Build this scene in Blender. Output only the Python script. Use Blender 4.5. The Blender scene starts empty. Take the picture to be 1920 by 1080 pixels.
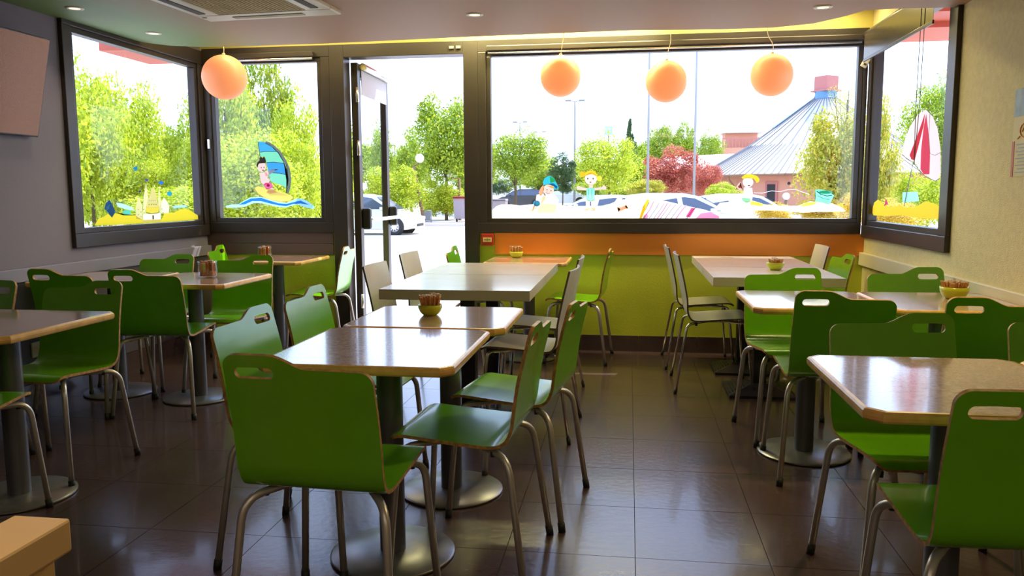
import bpy, bmesh, math, random
from mathutils import Vector, Matrix
random.seed(7)
C = bpy.context.scene.collection
sc = bpy.context.scene
PI = math.pi

# ------------------------------------------------------------------ camera
F_PX, YAW, PITCH, ROLL, CAM_H = 1506.2, 0.1444, 0.1174, -0.0045, 1.2457
cy, sy = math.cos(YAW), math.sin(YAW)
fwd = Vector((-sy*math.cos(PITCH), cy*math.cos(PITCH), -math.sin(PITCH)))
rgt = Vector((cy, sy, 0)); upv = rgt.cross(fwd)
r2 = math.cos(ROLL)*rgt + math.sin(ROLL)*upv
u2 = -math.sin(ROLL)*rgt + math.cos(ROLL)*upv
cam_d = bpy.data.cameras.new('camera'); cam = bpy.data.objects.new('camera', cam_d); C.objects.link(cam)
cam_d.sensor_width = 36.0; cam_d.lens = F_PX/1920*36.0; cam_d.clip_end = 500; cam_d.clip_start = 0.02
M3 = Matrix((r2, u2, -fwd)).transposed()
cam.matrix_world = Matrix.Translation((0, 0, CAM_H)) @ M3.to_4x4()
sc.camera = cam

def ray(px, py): return fwd + (px-960)/F_PX*r2 - (py-540)/F_PX*u2
def at(px, py, Y):
    d = ray(px, py); k = Y/d.y
    return Vector((d.x*k, Y, CAM_H+d.z*k))
def at_x(px, py, X):
    d = ray(px, py); k = X/d.x
    return Vector((X, d.y*k, CAM_H+d.z*k))

# ------------------------------------------------------------------ world, sun, lights, exposure
w = bpy.data.worlds.new('sky'); sc.world = w; w.use_nodes = True
nt = w.node_tree; bg = nt.nodes['Background']
tc = nt.nodes.new('ShaderNodeTexCoord'); sp = nt.nodes.new('ShaderNodeSeparateXYZ'); rp = nt.nodes.new('ShaderNodeValToRGB')
nt.links.new(tc.outputs['Generated'], sp.inputs[0]); nt.links.new(sp.outputs['Z'], rp.inputs[0])
rp.color_ramp.elements[0].position = 0.0; rp.color_ramp.elements[0].color = (0.64, 0.76, 1.0, 1)
rp.color_ramp.elements[1].position = 0.55; rp.color_ramp.elements[1].color = (0.38, 0.54, 1.0, 1)
nt.links.new(rp.outputs['Color'], bg.inputs['Color'])
bg.inputs['Strength'].default_value = 4.0

TO_SUN = Vector((0.55, 1.0, 1.41)).normalized()
sd = bpy.data.lights.new('sun', 'SUN'); sd.energy = 8.0; sd.angle = math.radians(0.6); sd.color = (1.0, 0.95, 0.84)
so = bpy.data.objects.new('sun', sd); C.objects.link(so); so.location = (8, 16, 22)
so.rotation_euler = TO_SUN.to_track_quat('Z', 'Y').to_euler()

def area(name, loc, sx, sy_, power, color, rot=(0, 0, 0)):
    d = bpy.data.lights.new(name, 'AREA'); d.shape = 'RECTANGLE'; d.size = sx; d.size_y = sy_; d.energy = power; d.color = color
    o = bpy.data.objects.new(name, d); C.objects.link(o); o.location = loc; o.rotation_euler = rot
    return o
# unseen fill lights added under the ceiling behind the camera
area('ceiling_fill_light', (-1.6, -1.6, 2.24), 1.2, 1.2, 12, (1.0, 0.86, 0.66))
area('ceiling_fill_light', (0.9, -1.2, 2.20), 1.2, 1.2, 14, (1.0, 0.84, 0.60))
area('ceiling_fill_light', (-0.4, 0.2, 2.22), 0.6, 0.6, 4, (1.0, 0.86, 0.66))

# LED lamps inside the yellow ceiling recess above the windows
area('recess_led_lamp', (-2.3, 5.98, 2.57), 1.6, 0.10, 15, (1.0, 0.85, 0.45))
area('recess_led_lamp', (-0.6, 6.12, 2.57), 1.6, 0.10, 58, (1.0, 0.92, 0.42))
area('recess_led_lamp', (1.0, 6.12, 2.57), 1.2, 0.10, 14, (1.0, 0.85, 0.45))
sc.view_settings.view_transform = 'Standard'
sc.view_settings.look = 'None'
sc.view_settings.exposure = 0.08
sc.view_settings.gamma = 1.0
sc.view_settings.use_curve_mapping = False
sc.cycles.use_denoising = True
sc.cycles.max_bounces = 8
sc.cycles.transparent_max_bounces = 12
sc.cycles.sample_clamp_indirect = 6.0
sc.cycles.caustics_reflective = False; sc.cycles.caustics_refractive = False

# ------------------------------------------------------------------ materials
def srgb(r, g, b):
    f = lambda c: (c/255/12.92) if c/255 <= 0.04045 else ((c/255+0.055)/1.055)**2.4
    return (f(r), f(g), f(b), 1)
def mat(name, col, rough=0.5, metal=0.0, var=0.0, scale=8.0, bump=0.0, bscale=60.0, spec=0.5, coat=0.0, emit=None, es=0.0, trans=0.0, col2=None):
    m = bpy.data.materials.new(name); m.use_nodes = True
    n = m.node_tree; b = n.nodes['Principled BSDF']
    b.inputs['Base Color'].default_value = col
    b.inputs['Roughness'].default_value = rough
    b.inputs['Metallic'].default_value = metal
    b.inputs['Specular IOR Level'].default_value = spec
    b.inputs['Coat Weight'].default_value = coat; b.inputs['Coat Roughness'].default_value = 0.08
    if emit: b.inputs['Emission Color'].default_value = emit; b.inputs['Emission Strength'].default_value = es
    t = n.nodes.new('ShaderNodeTexCoord')
    if var > 0 or col2:
        ns = n.nodes.new('ShaderNodeTexNoise'); ns.inputs['Scale'].default_value = scale; ns.inputs['Detail'].default_value = 5
        n.links.new(t.outputs['Object'], ns.inputs['Vector'])
        mx = n.nodes.new('ShaderNodeMix'); mx.data_type = 'RGBA'
        c2 = col2 or tuple(min(1, c*(1+var)) for c in col[:3])+(1,)
        c1 = col if col2 else tuple(c*(1-var) for c in col[:3])+(1,)
        rr = n.nodes.new('ShaderNodeValToRGB'); rr.color_ramp.elements[0].position = 0.35; rr.color_ramp.elements[1].position = 0.65
        n.links.new(ns.outputs['Fac'], rr.inputs[0])
        mx.inputs['A'].default_value = c1; mx.inputs['B'].default_value = c2
        n.links.new(rr.outputs['Color'], mx.inputs['Factor']); n.links.new(mx.outputs['Result'], b.inputs['Base Color'])
    if bump > 0:
        n2 = n.nodes.new('ShaderNodeTexNoise'); n2.inputs['Scale'].default_value = bscale; n2.inputs['Detail'].default_value = 3
        n.links.new(t.outputs['Object'], n2.inputs['Vector'])
        bp = n.nodes.new('ShaderNodeBump'); bp.inputs['Strength'].default_value = bump; bp.inputs['Distance'].default_value = 0.01
        n.links.new(n2.outputs['Fac'], bp.inputs['Height']); n.links.new(bp.outputs['Normal'], b.inputs['Normal'])
    if trans > 0:
        out = n.nodes['Material Output']; tr = n.nodes.new('ShaderNodeBsdfTranslucent'); ms = n.nodes.new('ShaderNodeMixShader')
        src = b.inputs['Base Color'].links
        if src: n.links.new(src[0].from_socket, tr.inputs['Color'])
        else: tr.inputs['Color'].default_value = col
        ms.inputs[0].default_value = trans
        n.links.new(b.outputs[0], ms.inputs[1]); n.links.new(tr.outputs[0], ms.inputs[2]); n.links.new(ms.outputs[0], out.inputs['Surface'])
    return m
def leafmat(name, ca, cb, cc=None, trans=0.5):
    m = bpy.data.materials.new(name); m.use_nodes = True
    n = m.node_tree; b = n.nodes['Principled BSDF']; out = n.nodes['Material Output']
    g = n.nodes.new('ShaderNodeNewGeometry'); r = n.nodes.new('ShaderNodeValToRGB')
    r.color_ramp.elements[0].color = ca; r.color_ramp.elements[1].color = cb
    if cc: e = r.color_ramp.elements.new(0.5); e.color = cc
    n.links.new(g.outputs['Random Per Island'], r.inputs[0]); n.links.new(r.outputs[0], b.inputs['Base Color'])
    b.inputs['Roughness'].default_value = 0.5
    tr = n.nodes.new('ShaderNodeBsdfTranslucent'); ms = n.nodes.new('ShaderNodeMixShader'); ms.inputs[0].default_value = trans
    n.links.new(r.outputs[0], tr.inputs['Color']); n.links.new(b.outputs[0], ms.inputs[1]); n.links.new(tr.outputs[0], ms.inputs[2])
    n.links.new(ms.outputs[0], out.inputs['Surface'])
    return m
def glassmat(name, tint=(0.97, 0.99, 0.98, 1), refl=0.03):
    m = bpy.data.materials.new(name); m.use_nodes = True
    n = m.node_tree; n.nodes.remove(n.nodes['Principled BSDF']); out = n.nodes['Material Output']
    t = n.nodes.new('ShaderNodeBsdfTransparent'); t.inputs['Color'].default_value = tint
    g = n.nodes.new('ShaderNodeBsdfGlossy'); g.inputs['Roughness'].default_value = 0.02
    ms = n.nodes.new('ShaderNodeMixShader'); ms.inputs[0].default_value = refl
    n.links.new(t.outputs[0], ms.inputs[1]); n.links.new(g.outputs[0], ms.inputs[2]); n.links.new(ms.outputs[0], out.inputs['Surface'])
    return m

M = {}
M['frame'] = mat('dark_bronze_frame', (0.050, 0.040, 0.036, 1), 0.35, 0.3, var=0.1, scale=3)
M['wall_left'] = mat('slate_violet_paint', (0.21, 0.185, 0.235, 1), 0.7, bump=0.15, bscale=140)
M['wall_low_left'] = mat('dark_wainscot', (0.075, 0.058, 0.070, 1), 0.5, bump=0.05)
M['rail_left'] = mat('grey_violet_rail', (0.24, 0.22, 0.28, 1), 0.4)
M['wall_lime'] = mat('lime_wall_paint', (0.66, 0.72, 0.06, 1), 0.6, var=0.06, scale=2, bump=0.12, bscale=120)
M['wall_cream'] = mat('cream_wallpaper', (0.70, 0.60, 0.30, 1), 0.65, var=0.05, scale=30, bump=0.5, bscale=180)
M['cream_rail'] = mat('cream_rail', (0.72, 0.66, 0.46, 1), 0.45)
M['yellow'] = mat('yellow_recess_paint', (0.62, 0.53, 0.15, 1), 0.6)
M['orange'] = mat('orange_band_paint', (0.92, 0.30, 0.03, 1), 0.45)
M['orange_unlit'] = mat('unlit_orange_band', (0.13, 0.085, 0.07, 1), 0.45)  # orange band where it is unlit, the shade put into the colour
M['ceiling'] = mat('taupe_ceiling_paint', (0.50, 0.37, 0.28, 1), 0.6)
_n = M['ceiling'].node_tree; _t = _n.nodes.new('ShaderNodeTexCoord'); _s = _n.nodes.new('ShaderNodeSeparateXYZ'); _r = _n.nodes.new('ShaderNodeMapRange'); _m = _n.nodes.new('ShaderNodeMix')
_m.data_type = 'RGBA'; _r.inputs['From Min'].default_value = -3.05; _r.inputs['From Max'].default_value = -2.45   # green bounce light put into the colour of the ceiling's left end
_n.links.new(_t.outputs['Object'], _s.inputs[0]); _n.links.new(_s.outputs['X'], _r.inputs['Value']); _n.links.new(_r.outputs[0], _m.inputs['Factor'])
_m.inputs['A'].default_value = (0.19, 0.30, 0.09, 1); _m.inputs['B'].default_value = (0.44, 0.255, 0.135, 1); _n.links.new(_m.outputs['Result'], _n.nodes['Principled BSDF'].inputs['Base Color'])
M['tile'] = mat('dark_plum_floor_tile', (0.072, 0.040, 0.043, 1), 0.27, var=0.15, scale=5, bump=0.10, bscale=35, spec=0.7, coat=0.2)
M['grout'] = mat('brown_grout', (0.05, 0.033, 0.033, 1), 0.85)
M['green'] = mat('green_laminate', (0.155, 0.48, 0.005, 1), 0.22, var=0.04, scale=12, spec=0.6, coat=0.3)
M['green_back'] = mat('green_laminate_back', (0.115, 0.40, 0.012, 1), 0.30, var=0.04, scale=12)
M['ply_edge'] = mat('birch_ply_edge', (0.52, 0.27, 0.08, 1), 0.5, var=0.3, scale=60)
M['white_lam'] = mat('white_grey_laminate', (0.60, 0.58, 0.55, 1), 0.25, var=0.03, scale=10)
M['dark_edge'] = mat('dark_ply_edge', (0.12, 0.09, 0.07, 1), 0.5)
M['alu'] = mat('satin_grey_tube', (0.60, 0.56, 0.54, 1), 0.36, 0.6)
M['chrome'] = mat('chrome_tube', (0.75, 0.73, 0.70, 1), 0.13, 1.0)
M['rubber'] = mat('black_rubber', (0.02, 0.02, 0.02, 1), 0.6)
M['tabletop'] = mat('speckled_mauve_laminate', (0.40, 0.245, 0.18, 1), 0.19, scale=70, col2=(0.60, 0.41, 0.31, 1), spec=0.9, coat=0.7)
M['wood_edge'] = mat('honey_beech_edge', (0.85, 0.49, 0.14, 1), 0.3, var=0.12, scale=25)
M['white_top'] = mat('white_wood_top', (0.66, 0.61, 0.57, 1), 0.22, var=0.04, scale=6, spec=0.8, coat=0.4)
M['white_side'] = mat('white_top_side', (0.55, 0.50, 0.42, 1), 0.4)
M['column'] = mat('grey_column_metal', (0.16, 0.16, 0.19, 1), 0.38, 0.5)
M['disc'] = mat('brushed_steel_disc', (0.30, 0.30, 0.32, 1), 0.33, 0.7, var=0.08, scale=20)
M['black_iron'] = mat('black_cast_iron', (0.025, 0.02, 0.03, 1), 0.4, 0.2)
M['bowl'] = mat('lime_ceramic', (0.55, 0.60, 0.03, 1), 0.25)
M['packet'] = mat('brown_sugar_packet', (0.50, 0.19, 0.055, 1), 0.5, col2=(0.68, 0.34, 0.14, 1), scale=90)
M['packet_tip'] = mat('pale_packet_tip', (0.75, 0.60, 0.48, 1), 0.5)
M['orange_sugar'] = mat('orange_sugar_packet', (0.70, 0.25, 0.03, 1), 0.45, col2=(0.45, 0.12, 0.02, 1), scale=60)
M['jar'] = glassmat('jar_glass', (0.96, 0.95, 0.95, 1), 0.10)
M['glass'] = glassmat('window_glass')
M['orb'] = mat('peach_orb_shade', (0.80, 0.42, 0.22, 1), 0.45, emit=(1.0, 0.42, 0.20, 1), es=0.50, trans=0.35)
M['cord'] = mat('pale_cord', (0.70, 0.62, 0.45, 1), 0.5)
M['lamp_on'] = mat('downlight_lens', (0.9, 0.8, 0.6, 1), 0.4, emit=(1.0, 0.80, 0.50, 1), es=1.6)
M['white_pl'] = mat('white_plastic', (0.75, 0.68, 0.50, 1), 0.4)
M['grille'] = mat('grille_cream', (0.48, 0.38, 0.18, 1), 0.6)
M['slot'] = mat('dark_slot', (0.07, 0.05, 0.03, 1), 0.7)
M['tv_screen'] = mat('tv_screen', (0.15, 0.08, 0.05, 1), 0.25, 1.0)  # copper tint stands in for the warm room's reflection
M['black'] = mat('black_plastic', (0.015, 0.013, 0.015, 1), 0.35)
M['red'] = mat('red_plastic', (0.45, 0.03, 0.02, 1), 0.35)
M['label'] = mat('pale_yellow_label', (0.80, 0.62, 0.22, 1), 0.5)
M['ink'] = mat('dark_ink', (0.02, 0.03, 0.03, 1), 0.6)
M['silver'] = mat('silver_bar', (0.75, 0.73, 0.72, 1), 0.25, 0.8)
M['blind'] = mat('taupe_blind_fabric', (0.07, 0.055, 0.036, 1), 0.25, trans=0.15)
M['blind_white'] = mat('pale_blind_fabric', (0.75, 0.72, 0.70, 1), 0.6, trans=0.3)
M['partition'] = mat('tan_partition', (0.80, 0.52, 0.26, 1), 0.45)
M['eave'] = mat('red_eave_paint', (0.55, 0.10, 0.05, 1), 0.5)
M['asphalt'] = mat('pale_sunlit_asphalt', (0.55, 0.50, 0.45, 1), 0.9, var=0.05, scale=0.6)
M['kerb'] = mat('pale_kerb', (0.60, 0.50, 0.42, 1), 0.9)
M['paint_white'] = mat('white_car_paint', (0.80, 0.80, 0.78, 1), 0.3, coat=0.6)
M['paint_cream'] = mat('cream_car_paint', (0.72, 0.68, 0.52, 1), 0.3, coat=0.6)
M['paint_dark'] = mat('dark_car_paint', (0.05, 0.045, 0.05, 1), 0.3, coat=0.6)
M['carglass'] = mat('car_glass', (0.06, 0.07, 0.10, 1), 0.08, spec=0.8)
M['tyre'] = mat('tyre_rubber', (0.03, 0.025, 0.02, 1), 0.8)
M['rim'] = mat('wheel_cover', (0.75, 0.72, 0.70, 1), 0.3, 0.3)
M['roof'] = mat('pale_metal_roof', (0.56, 0.48, 0.41, 1), 0.5, 0.0)
M['roof_seam'] = mat('roof_seam', (0.18, 0.17, 0.17, 1), 0.5)
M['blue_metal'] = mat('blue_flashing', (0.10, 0.22, 0.36, 1), 0.5)
M['terracotta'] = mat('salmon_render', (0.62, 0.27, 0.16, 1), 0.8, var=0.06, scale=0.5)
M['chimney'] = mat('rose_chimney', (0.48, 0.16, 0.13, 1), 0.7)
M['pole'] = mat('pale_grey_pole', (0.20, 0.20, 0.21, 1), 0.5)
M['pole_white'] = mat('white_pole', (0.30, 0.29, 0.29, 1), 0.5)
M['rust_pole'] = mat('brown_post', (0.26, 0.13, 0.06, 1), 0.7)
M['globe'] = mat('white_globe', (0.9, 0.88, 0.86, 1), 0.4)
M['bark'] = mat('tree_bark', (0.12, 0.08, 0.04, 1), 0.9)
M['bin'] = mat('grey_bin', (0.30, 0.24, 0.24, 1), 0.6)
M['leaf_lime'] = leafmat('leaf_lime', (0.26, 0.36, 0.01, 1), (0.80, 0.78, 0.08, 1), (0.50, 0.58, 0.02, 1))
M['leaf_green'] = leafmat('leaf_green', (0.12, 0.20, 0.008, 1), (0.58, 0.62, 0.05, 1), (0.30, 0.42, 0.015, 1))
M['leaf_dark'] = leafmat('leaf_dark', (0.03, 0.07, 0.02, 1), (0.14, 0.22, 0.05, 1))
M['leaf_red'] = leafmat('leaf_red', (0.40, 0.05, 0.04, 1), (0.75, 0.30, 0.16, 1), (0.55, 0.14, 0.09, 1))
M['leaf_gold'] = leafmat('leaf_gold', (0.34, 0.30, 0.02, 1), (0.78, 0.55, 0.06, 1), (0.45, 0.50, 0.04, 1))
M['leaf_orange'] = leafmat('leaf_orange', (0.70, 0.25, 0.03, 1), (0.95, 0.68, 0.08, 1), (0.55, 0.52, 0.04, 1))

# ------------------------------------------------------------------ helpers
def mesh_obj(name, bm, mats, parent=None, smooth=False):
    me = bpy.data.meshes.new(name)
    bmesh.ops.recalc_face_normals(bm, faces=bm.faces)
    if smooth:
        for f in bm.faces: f.smooth = True
    bm.to_mesh(me); bm.free()
    if smooth == 'angle':
        try: me.set_sharp_from_angle(angle=math.radians(40))
        except Exception: pass
    if not isinstance(mats, (list, tuple)): mats = [mats]
    for m in mats: me.materials.append(m)
    o = bpy.data.objects.new(name, me); C.objects.link(o)
    if parent: o.parent = parent
    return o
def tag(o, label=None, cat=None, group=None, kind=None):
    if label: o['label'] = label
    if cat: o['category'] = cat
    if group: o['group'] = group
    if kind: o['kind'] = kind
    return o
def empty(name, loc=(0, 0, 0), rz=0, label=None, cat=None, group=None, kind=None):
    o = bpy.data.objects.new(name, None); C.objects.link(o); o.location = loc; o.rotation_euler = (0, 0, rz)
    o.empty_display_size = 0.1
    return tag(o, label, cat, group, kind)
def copy_tree(o, parent=None):
    c = o.copy(); C.objects.link(c)
    if parent: c.parent = parent
    for ch in list(o.children): copy_tree(ch, c)
    return c
def bx(bm, x0, x1, y0, y1, z0, z1, mi=0, bevel=0.0):
    n0 = len(bm.faces)
    vs = [bm.verts.new(p) for p in ((x0,y0,z0),(x1,y0,z0),(x1,y1,z0),(x0,y1,z0),(x0,y0,z1),(x1,y0,z1),(x1,y1,z1),(x0,y1,z1))]
    fs = [bm.faces.new([vs[i] for i in q]) for q in ((0,3,2,1),(4,5,6,7),(0,1,5,4),(1,2,6,5),(2,3,7,6),(3,0,4,7))]
    for f in fs: f.material_index = mi
    if bevel > 0:
        es = list({e for f in fs for e in f.edges})
        r = bmesh.ops.bevel(bm, geom=es, offset=bevel, segments=2, affect='EDGES', profile=0.5)
        for f in r['faces']: f.material_index = mi
    return vs
def box(name, x0, x1, y0, y1, z0, z1, m, parent=None, bevel=0.0):
    bm = bmesh.new(); bx(bm, x0, x1, y0, y1, z0, z1, 0, bevel); return mesh_obj(name, bm, m, parent)
def tube(bm, pts, r, n=8, mi=0, cap=True, r_end=None):
    pts = [Vector(p) for p in pts]; rings = []
    t = (pts[1]-pts[0]).normalized(); up = Vector((0, 0, 1)) if abs(t.z) < 0.9 else Vector((1, 0, 0))
    a = t.cross(up).normalized()
    for i, p in enumerate(pts):
        if i == 0: tt = pts[1]-pts[0]
        elif i == len(pts)-1: tt = pts[-1]-pts[-2]
        else: tt = (pts[i+1]-pts[i]).normalized()+(pts[i]-pts[i-1]).normalized()
        tt.normalize(); a = (a-tt*a.dot(tt)).normalized(); b = tt.cross(a)
        rr = r if r_end is None else r+(r_end-r)*i/(len(pts)-1)
        rings.append([bm.verts.new(p+rr*(math.cos(k*2*PI/n)*a+math.sin(k*2*PI/n)*b)) for k in range(n)])
    for i in range(len(rings)-1):
        for k in range(n):
            f = bm.faces.new((rings[i][k], rings[i][(k+1) % n], rings[i+1][(k+1) % n], rings[i+1][k])); f.material_index = mi; f.smooth = True
    if cap:
        for rg in (rings[0][::-1], rings[-1]):
            f = bm.faces.new(rg); f.material_index = mi
def rounded(pts, rad, n=6):
    pts = [Vector(p) for p in pts]; out = [pts[0]]
    for i in range(1, len(pts)-1):
        a = (pts[i-1]-pts[i]); b = (pts[i+1]-pts[i])
        ra = min(rad, a.length*0.49, b.length*0.49)
        p0 = pts[i]+a.normalized()*ra; p1 = pts[i]+b.normalized()*ra
        for k in range(n+1):
            t = k/n; out.append((1-t)**2*p0+2*t*(1-t)*pts[i]+t*t*p1)
    out.append(pts[-1]); return out
def lathe(bm, prof, n=24, cx=0, cy_=0, mi=0, smooth=True):
    rings = []
    for r, z in prof:
        if r < 1e-6: rings.append([bm.verts.new((cx, cy_, z))])
        else: rings.append([bm.verts.new((cx+r*math.cos(k*2*PI/n), cy_+r*math.sin(k*2*PI/n), z)) for k in range(n)])
    for i in range(len(rings)-1):
        A, B = rings[i], rings[i+1]
        for k in range(n):
            k2 = (k+1) % n
            if len(A) == 1 and len(B) == 1: continue
            if len(A) == 1: f = bm.faces.new((A[0], B[k], B[k2]))
            elif len(B) == 1: f = bm.faces.new((A[k], A[k2], B[0]))
            else: f = bm.faces.new((A[k], A[k2], B[k2], B[k]))
            f.material_index = mi; f.smooth = smooth
def prism(bm, poly, z0, z1, mi=0, mi_side=None, bevel=0.0):
    """poly: xy points"""
    a = [bm.verts.new((x, y, z0)) for x, y in poly]; b = [bm.verts.new((x, y, z1)) for x, y in poly]
    f = bm.faces.new(a[::-1]); f.material_index = mi; f = bm.faces.new(b); f.material_index = mi
    for i in range(len(poly)):
        j = (i+1) % len(poly); f = bm.faces.new((a[i], a[j], b[j], b[i])); f.material_index = mi if mi_side is None else mi_side
# ------------------------------------------------------------------ the room
XL, XR, YB, YF = -3.5, 1.74, 6.33, -3.2
SOF = lambda x: 2.33-0.02*(x+3.5)

# floor slab + one object per tile in view
floor = box('floor', XL-0.2, XR+0.2, YF, YB+0.15, -0.12, -0.004, M['grout']); tag(floor, kind='structure')
tx0, ty0, T = 0.036, 2.6647, 0.45
tmesh = {}
def tile_mesh(wx, wy):
    k = (round(wx, 3), round(wy, 3))
    if k not in tmesh:
        bm = bmesh.new(); g = 0.0013
        bx(bm, g, wx-g, g, wy-g, -0.010, 0.0)
        me = bpy.data.meshes.new('tile'); bmesh.ops.recalc_face_normals(bm, faces=bm.faces); bm.to_mesh(me); bm.free(); me.materials.append(M['tile']); tmesh[k] = me
    return tmesh[k]
xs = [tx0+i*T for i in range(-9, 5)]; ys = [ty0+j*T for j in range(-3, 10)]
for i in range(-8, 4):
    for j in range(-3, 9):
        x0 = max(XL, tx0+i*T); x1 = min(XR, tx0+(i+1)*T); y0 = ty0+j*T; y1 = min(YB, y0+T)
        if x1-x0 < 0.02 or y1-y0 < 0.02: continue
        o = bpy.data.objects.new('tile', tile_mesh(x1-x0, y1-y0)); C.objects.link(o); o.location = (x0, y0, 0); o.parent = floor
bmr = bmesh.new()       # the rest of the tiled floor, behind the camera
for i in range(-8, 4):
    for j in range(-13, -3):
        x0 = max(XL, tx0+i*T); x1 = min(XR, tx0+(i+1)*T); y0 = max(YF, ty0+j*T); y1 = ty0+(j+1)*T
        if x1-x0 > 0.02 and y1-y0 > 0.02: bx(bmr, x0+.002, x1-.002, y0+.002, y1-.002, -0.010, 0)
tag(mesh_obj('tile_field', bmr, M['tile'], floor), kind='stuff')

# left wall with window opening
def struct(name, bm, m): return tag(mesh_obj(name, bm, m), kind='structure')
ZC = 2.75
b = bmesh.new()
bx(b, XL-.2, XL, YF, 4.65, 0, ZC, 0); bx(b, XL-.2, XL, 4.65, YB+.15, 0, 0.91, 0); bx(b, XL-.2, XL, 4.65, YB+.15, 2.41, ZC, 0)
wl = struct('wall_left', b, [M['wall_left']])
b = bmesh.new(); bx(b, XL, XL+.012, YF, YB, 0.14, 0.745, 0)
mesh_obj('wainscot', b, M['wall_low_left'], wl)
b = bmesh.new(); bx(b, XL, XL+.03, YF, YB, 0.745, 0.825, 0, 0.004)
tag(mesh_obj('trim_1', b, M['rail_left']), kind='structure')
# back wall
b = bmesh.new()
bx(b, XL, -2.39, YB, YB+.15, 0, 0.93, 0)
bx(b, -1.18, XR, YB, YB+.15, 0, 0.93, 0)
bx(b, XL, XR, YB, YB+.15, 2.425, ZC, 1)
wb = struct('wall_back', b, [M['wall_lime'], M['yellow']])
b = bmesh.new(); bx(b, -1.055, XR, YB-.012, YB, 0.765, 0.932, 0); mesh_obj('orange_panel', b, M['orange'], wb)
b = bmesh.new(); bx(b, XL, -2.40, YB-.012, YB, 0.845, 0.932, 0); bx(b, XL, -2.40, YB-.012, YB, 0.75, 0.841, 0)
mesh_obj('unlit_orange_panel', b, M['orange_unlit'], wb)
# right wall
b = bmesh.new()
bx(b, XR, XR+.2, YF, 4.69, 0, ZC, 0); bx(b, XR, XR+.2, 4.69, YB+.15, 0, 0.91, 0); bx(b, XR, XR+.2, 4.69, YB+.15, 2.41, ZC, 0)
wr = struct('wall_right', b, [M['wall_cream']])
b = bmesh.new(); bx(b, XR-.03, XR, YF, YB, 0.70, 0.795, 0, 0.004)
tag(mesh_obj('trim_2', b, M['cream_rail']), kind='structure')
b = bmesh.new(); bx(b, XL-.2, XR+.2, YF-.15, YF, 0, ZC); struct('wall_front', b, M['wall_cream'])
# skirting tiles
def skirting(name, along, fixed, a0, a1, off):
    e = empty(name, (0, 0, 0), kind='structure')
    a = a0
    while a < a1-0.01:
        nxt = min(a1, off+(math.floor((a-off)/T+1e-4)+1)*T)
        if nxt-a > 0.02:
            bm = bmesh.new()
            if along == 'x': bx(bm, a+.002, nxt-.002, fixed-.012, fixed, 0.0, 0.125, 0)
            else: bx(bm, fixed, fixed+(.014 if fixed < 0 else -.014), a+.002, nxt-.002, 0.0, 0.135, 0)
            mesh_obj('skirting_tile', bm, M['tile'], e)
        a = nxt
    return e
skirting('baseboard_back', 'x', YB, -1.17, XR, tx0+0.05)
skirting('baseboard_back', 'x', YB, XL+.02, -2.40, tx0)
skirting('baseboard_left', 'y', XL, 1.3, YB-.02, ty0)
skirting('baseboard_right', 'y', XR, 1.3, YB-.02, ty0)

# ceilings: a lowered taupe soffit with a curved front edge, a yellow recess behind it
edge = [(-3.5, 4.95), (-3.5, 5.20), (-3.46, 5.47), (-3.33, 5.61), (-3.13, 5.68), (-2.8, 5.665), (-2.18, 5.60), (-0.99, 5.40), (-0.01, 5.265), (0.55, 5.27),
        (0.86, 5.235), (1.07, 5.13), (1.20, 4.94), (1.27, 4.79), (1.42, 4.76), (1.74, 4.755)]
poly = [(XL, YF)]+edge+[(XR, YF)]
b = bmesh.new()
lo = [b.verts.new((x, y, SOF(x))) for x, y in poly]; hi = [b.verts.new((x, y, 2.66)) for x, y in poly]
b.faces.new(lo); b.faces.new(hi[::-1])
for i in range(len(poly)):
    j = (i+1) % len(poly); f = b.faces.new((lo[i], lo[j], hi[j], hi[i])); f.material_index = 1 if 0 < i < len(poly)-1 else 0
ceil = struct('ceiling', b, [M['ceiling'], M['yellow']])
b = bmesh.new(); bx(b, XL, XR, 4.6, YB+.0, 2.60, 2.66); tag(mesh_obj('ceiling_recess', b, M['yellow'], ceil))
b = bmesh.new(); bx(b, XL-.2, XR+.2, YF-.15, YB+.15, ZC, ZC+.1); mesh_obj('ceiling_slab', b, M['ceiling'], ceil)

# windows -----------------------------------------------------------------
def window(name, axis, c, a0, a1, z0, z1, ga0, ga1, gz0, gz1, inward, depth=0.05):
    """axis 'y': window in the back wall (runs along x); axis 'x': side wall (runs along y). inward = sign towards the room"""
    e = empty(name, kind='structure')
    def B(bm, p0, p1, q0, q1, d0, d1, bev=0.0):
        lo_, hi_ = sorted((c+inward*d0, c+inward*d1))
        if axis == 'y': bx(bm, p0, p1, lo_, hi_, q0, q1, 0, bev)
        else: bx(bm, lo_, hi_, p0, p1, q0, q1, 0, bev)
    bm = bmesh.new()
    B(bm, a0, a1, z0, gz0-.035, -depth, .03, .004); B(bm, a0, a1, gz1+.035, z1, -depth, .03, .004)
    B(bm, a0, ga0-.035, gz0-.035, gz1+.035, -depth, .028, .004); B(bm, ga1+.035, a1, gz0-.035, gz1+.035, -depth, .028, .004)
    mesh_obj('window_frame', bm, M['frame'], e)
    bm = bmesh.new()
    B(bm, ga0-.035, ga1+.035, gz0-.035, gz0, -.05, .012, .003); B(bm, ga0-.035, ga1+.035, gz1, gz1+.035, -.05, .012, .003)
    B(bm, ga0-.035, ga0, gz0, gz1, -.05, .012, .003); B(bm, ga1, ga1+.035, gz0, gz1, -.05, .012, .003)
    mesh_obj('sash', bm, M['frame'], e)
    bm = bmesh.new(); B(bm, ga0, ga1, gz0, gz1, -.022, -.018)
    mesh_obj('pane', bm, M['glass'], e)
    return e
window('window_1', 'x', XL, 4.65, 6.33, 0.91, 2.41, 4.765, 6.205, 1.035, 2.265, 1)
window('window_2', 'y', YB, XL+.03, -2.385, 0.932, 2.425, -3.38, -2.495, 1.052, 2.30, -1)
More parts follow.
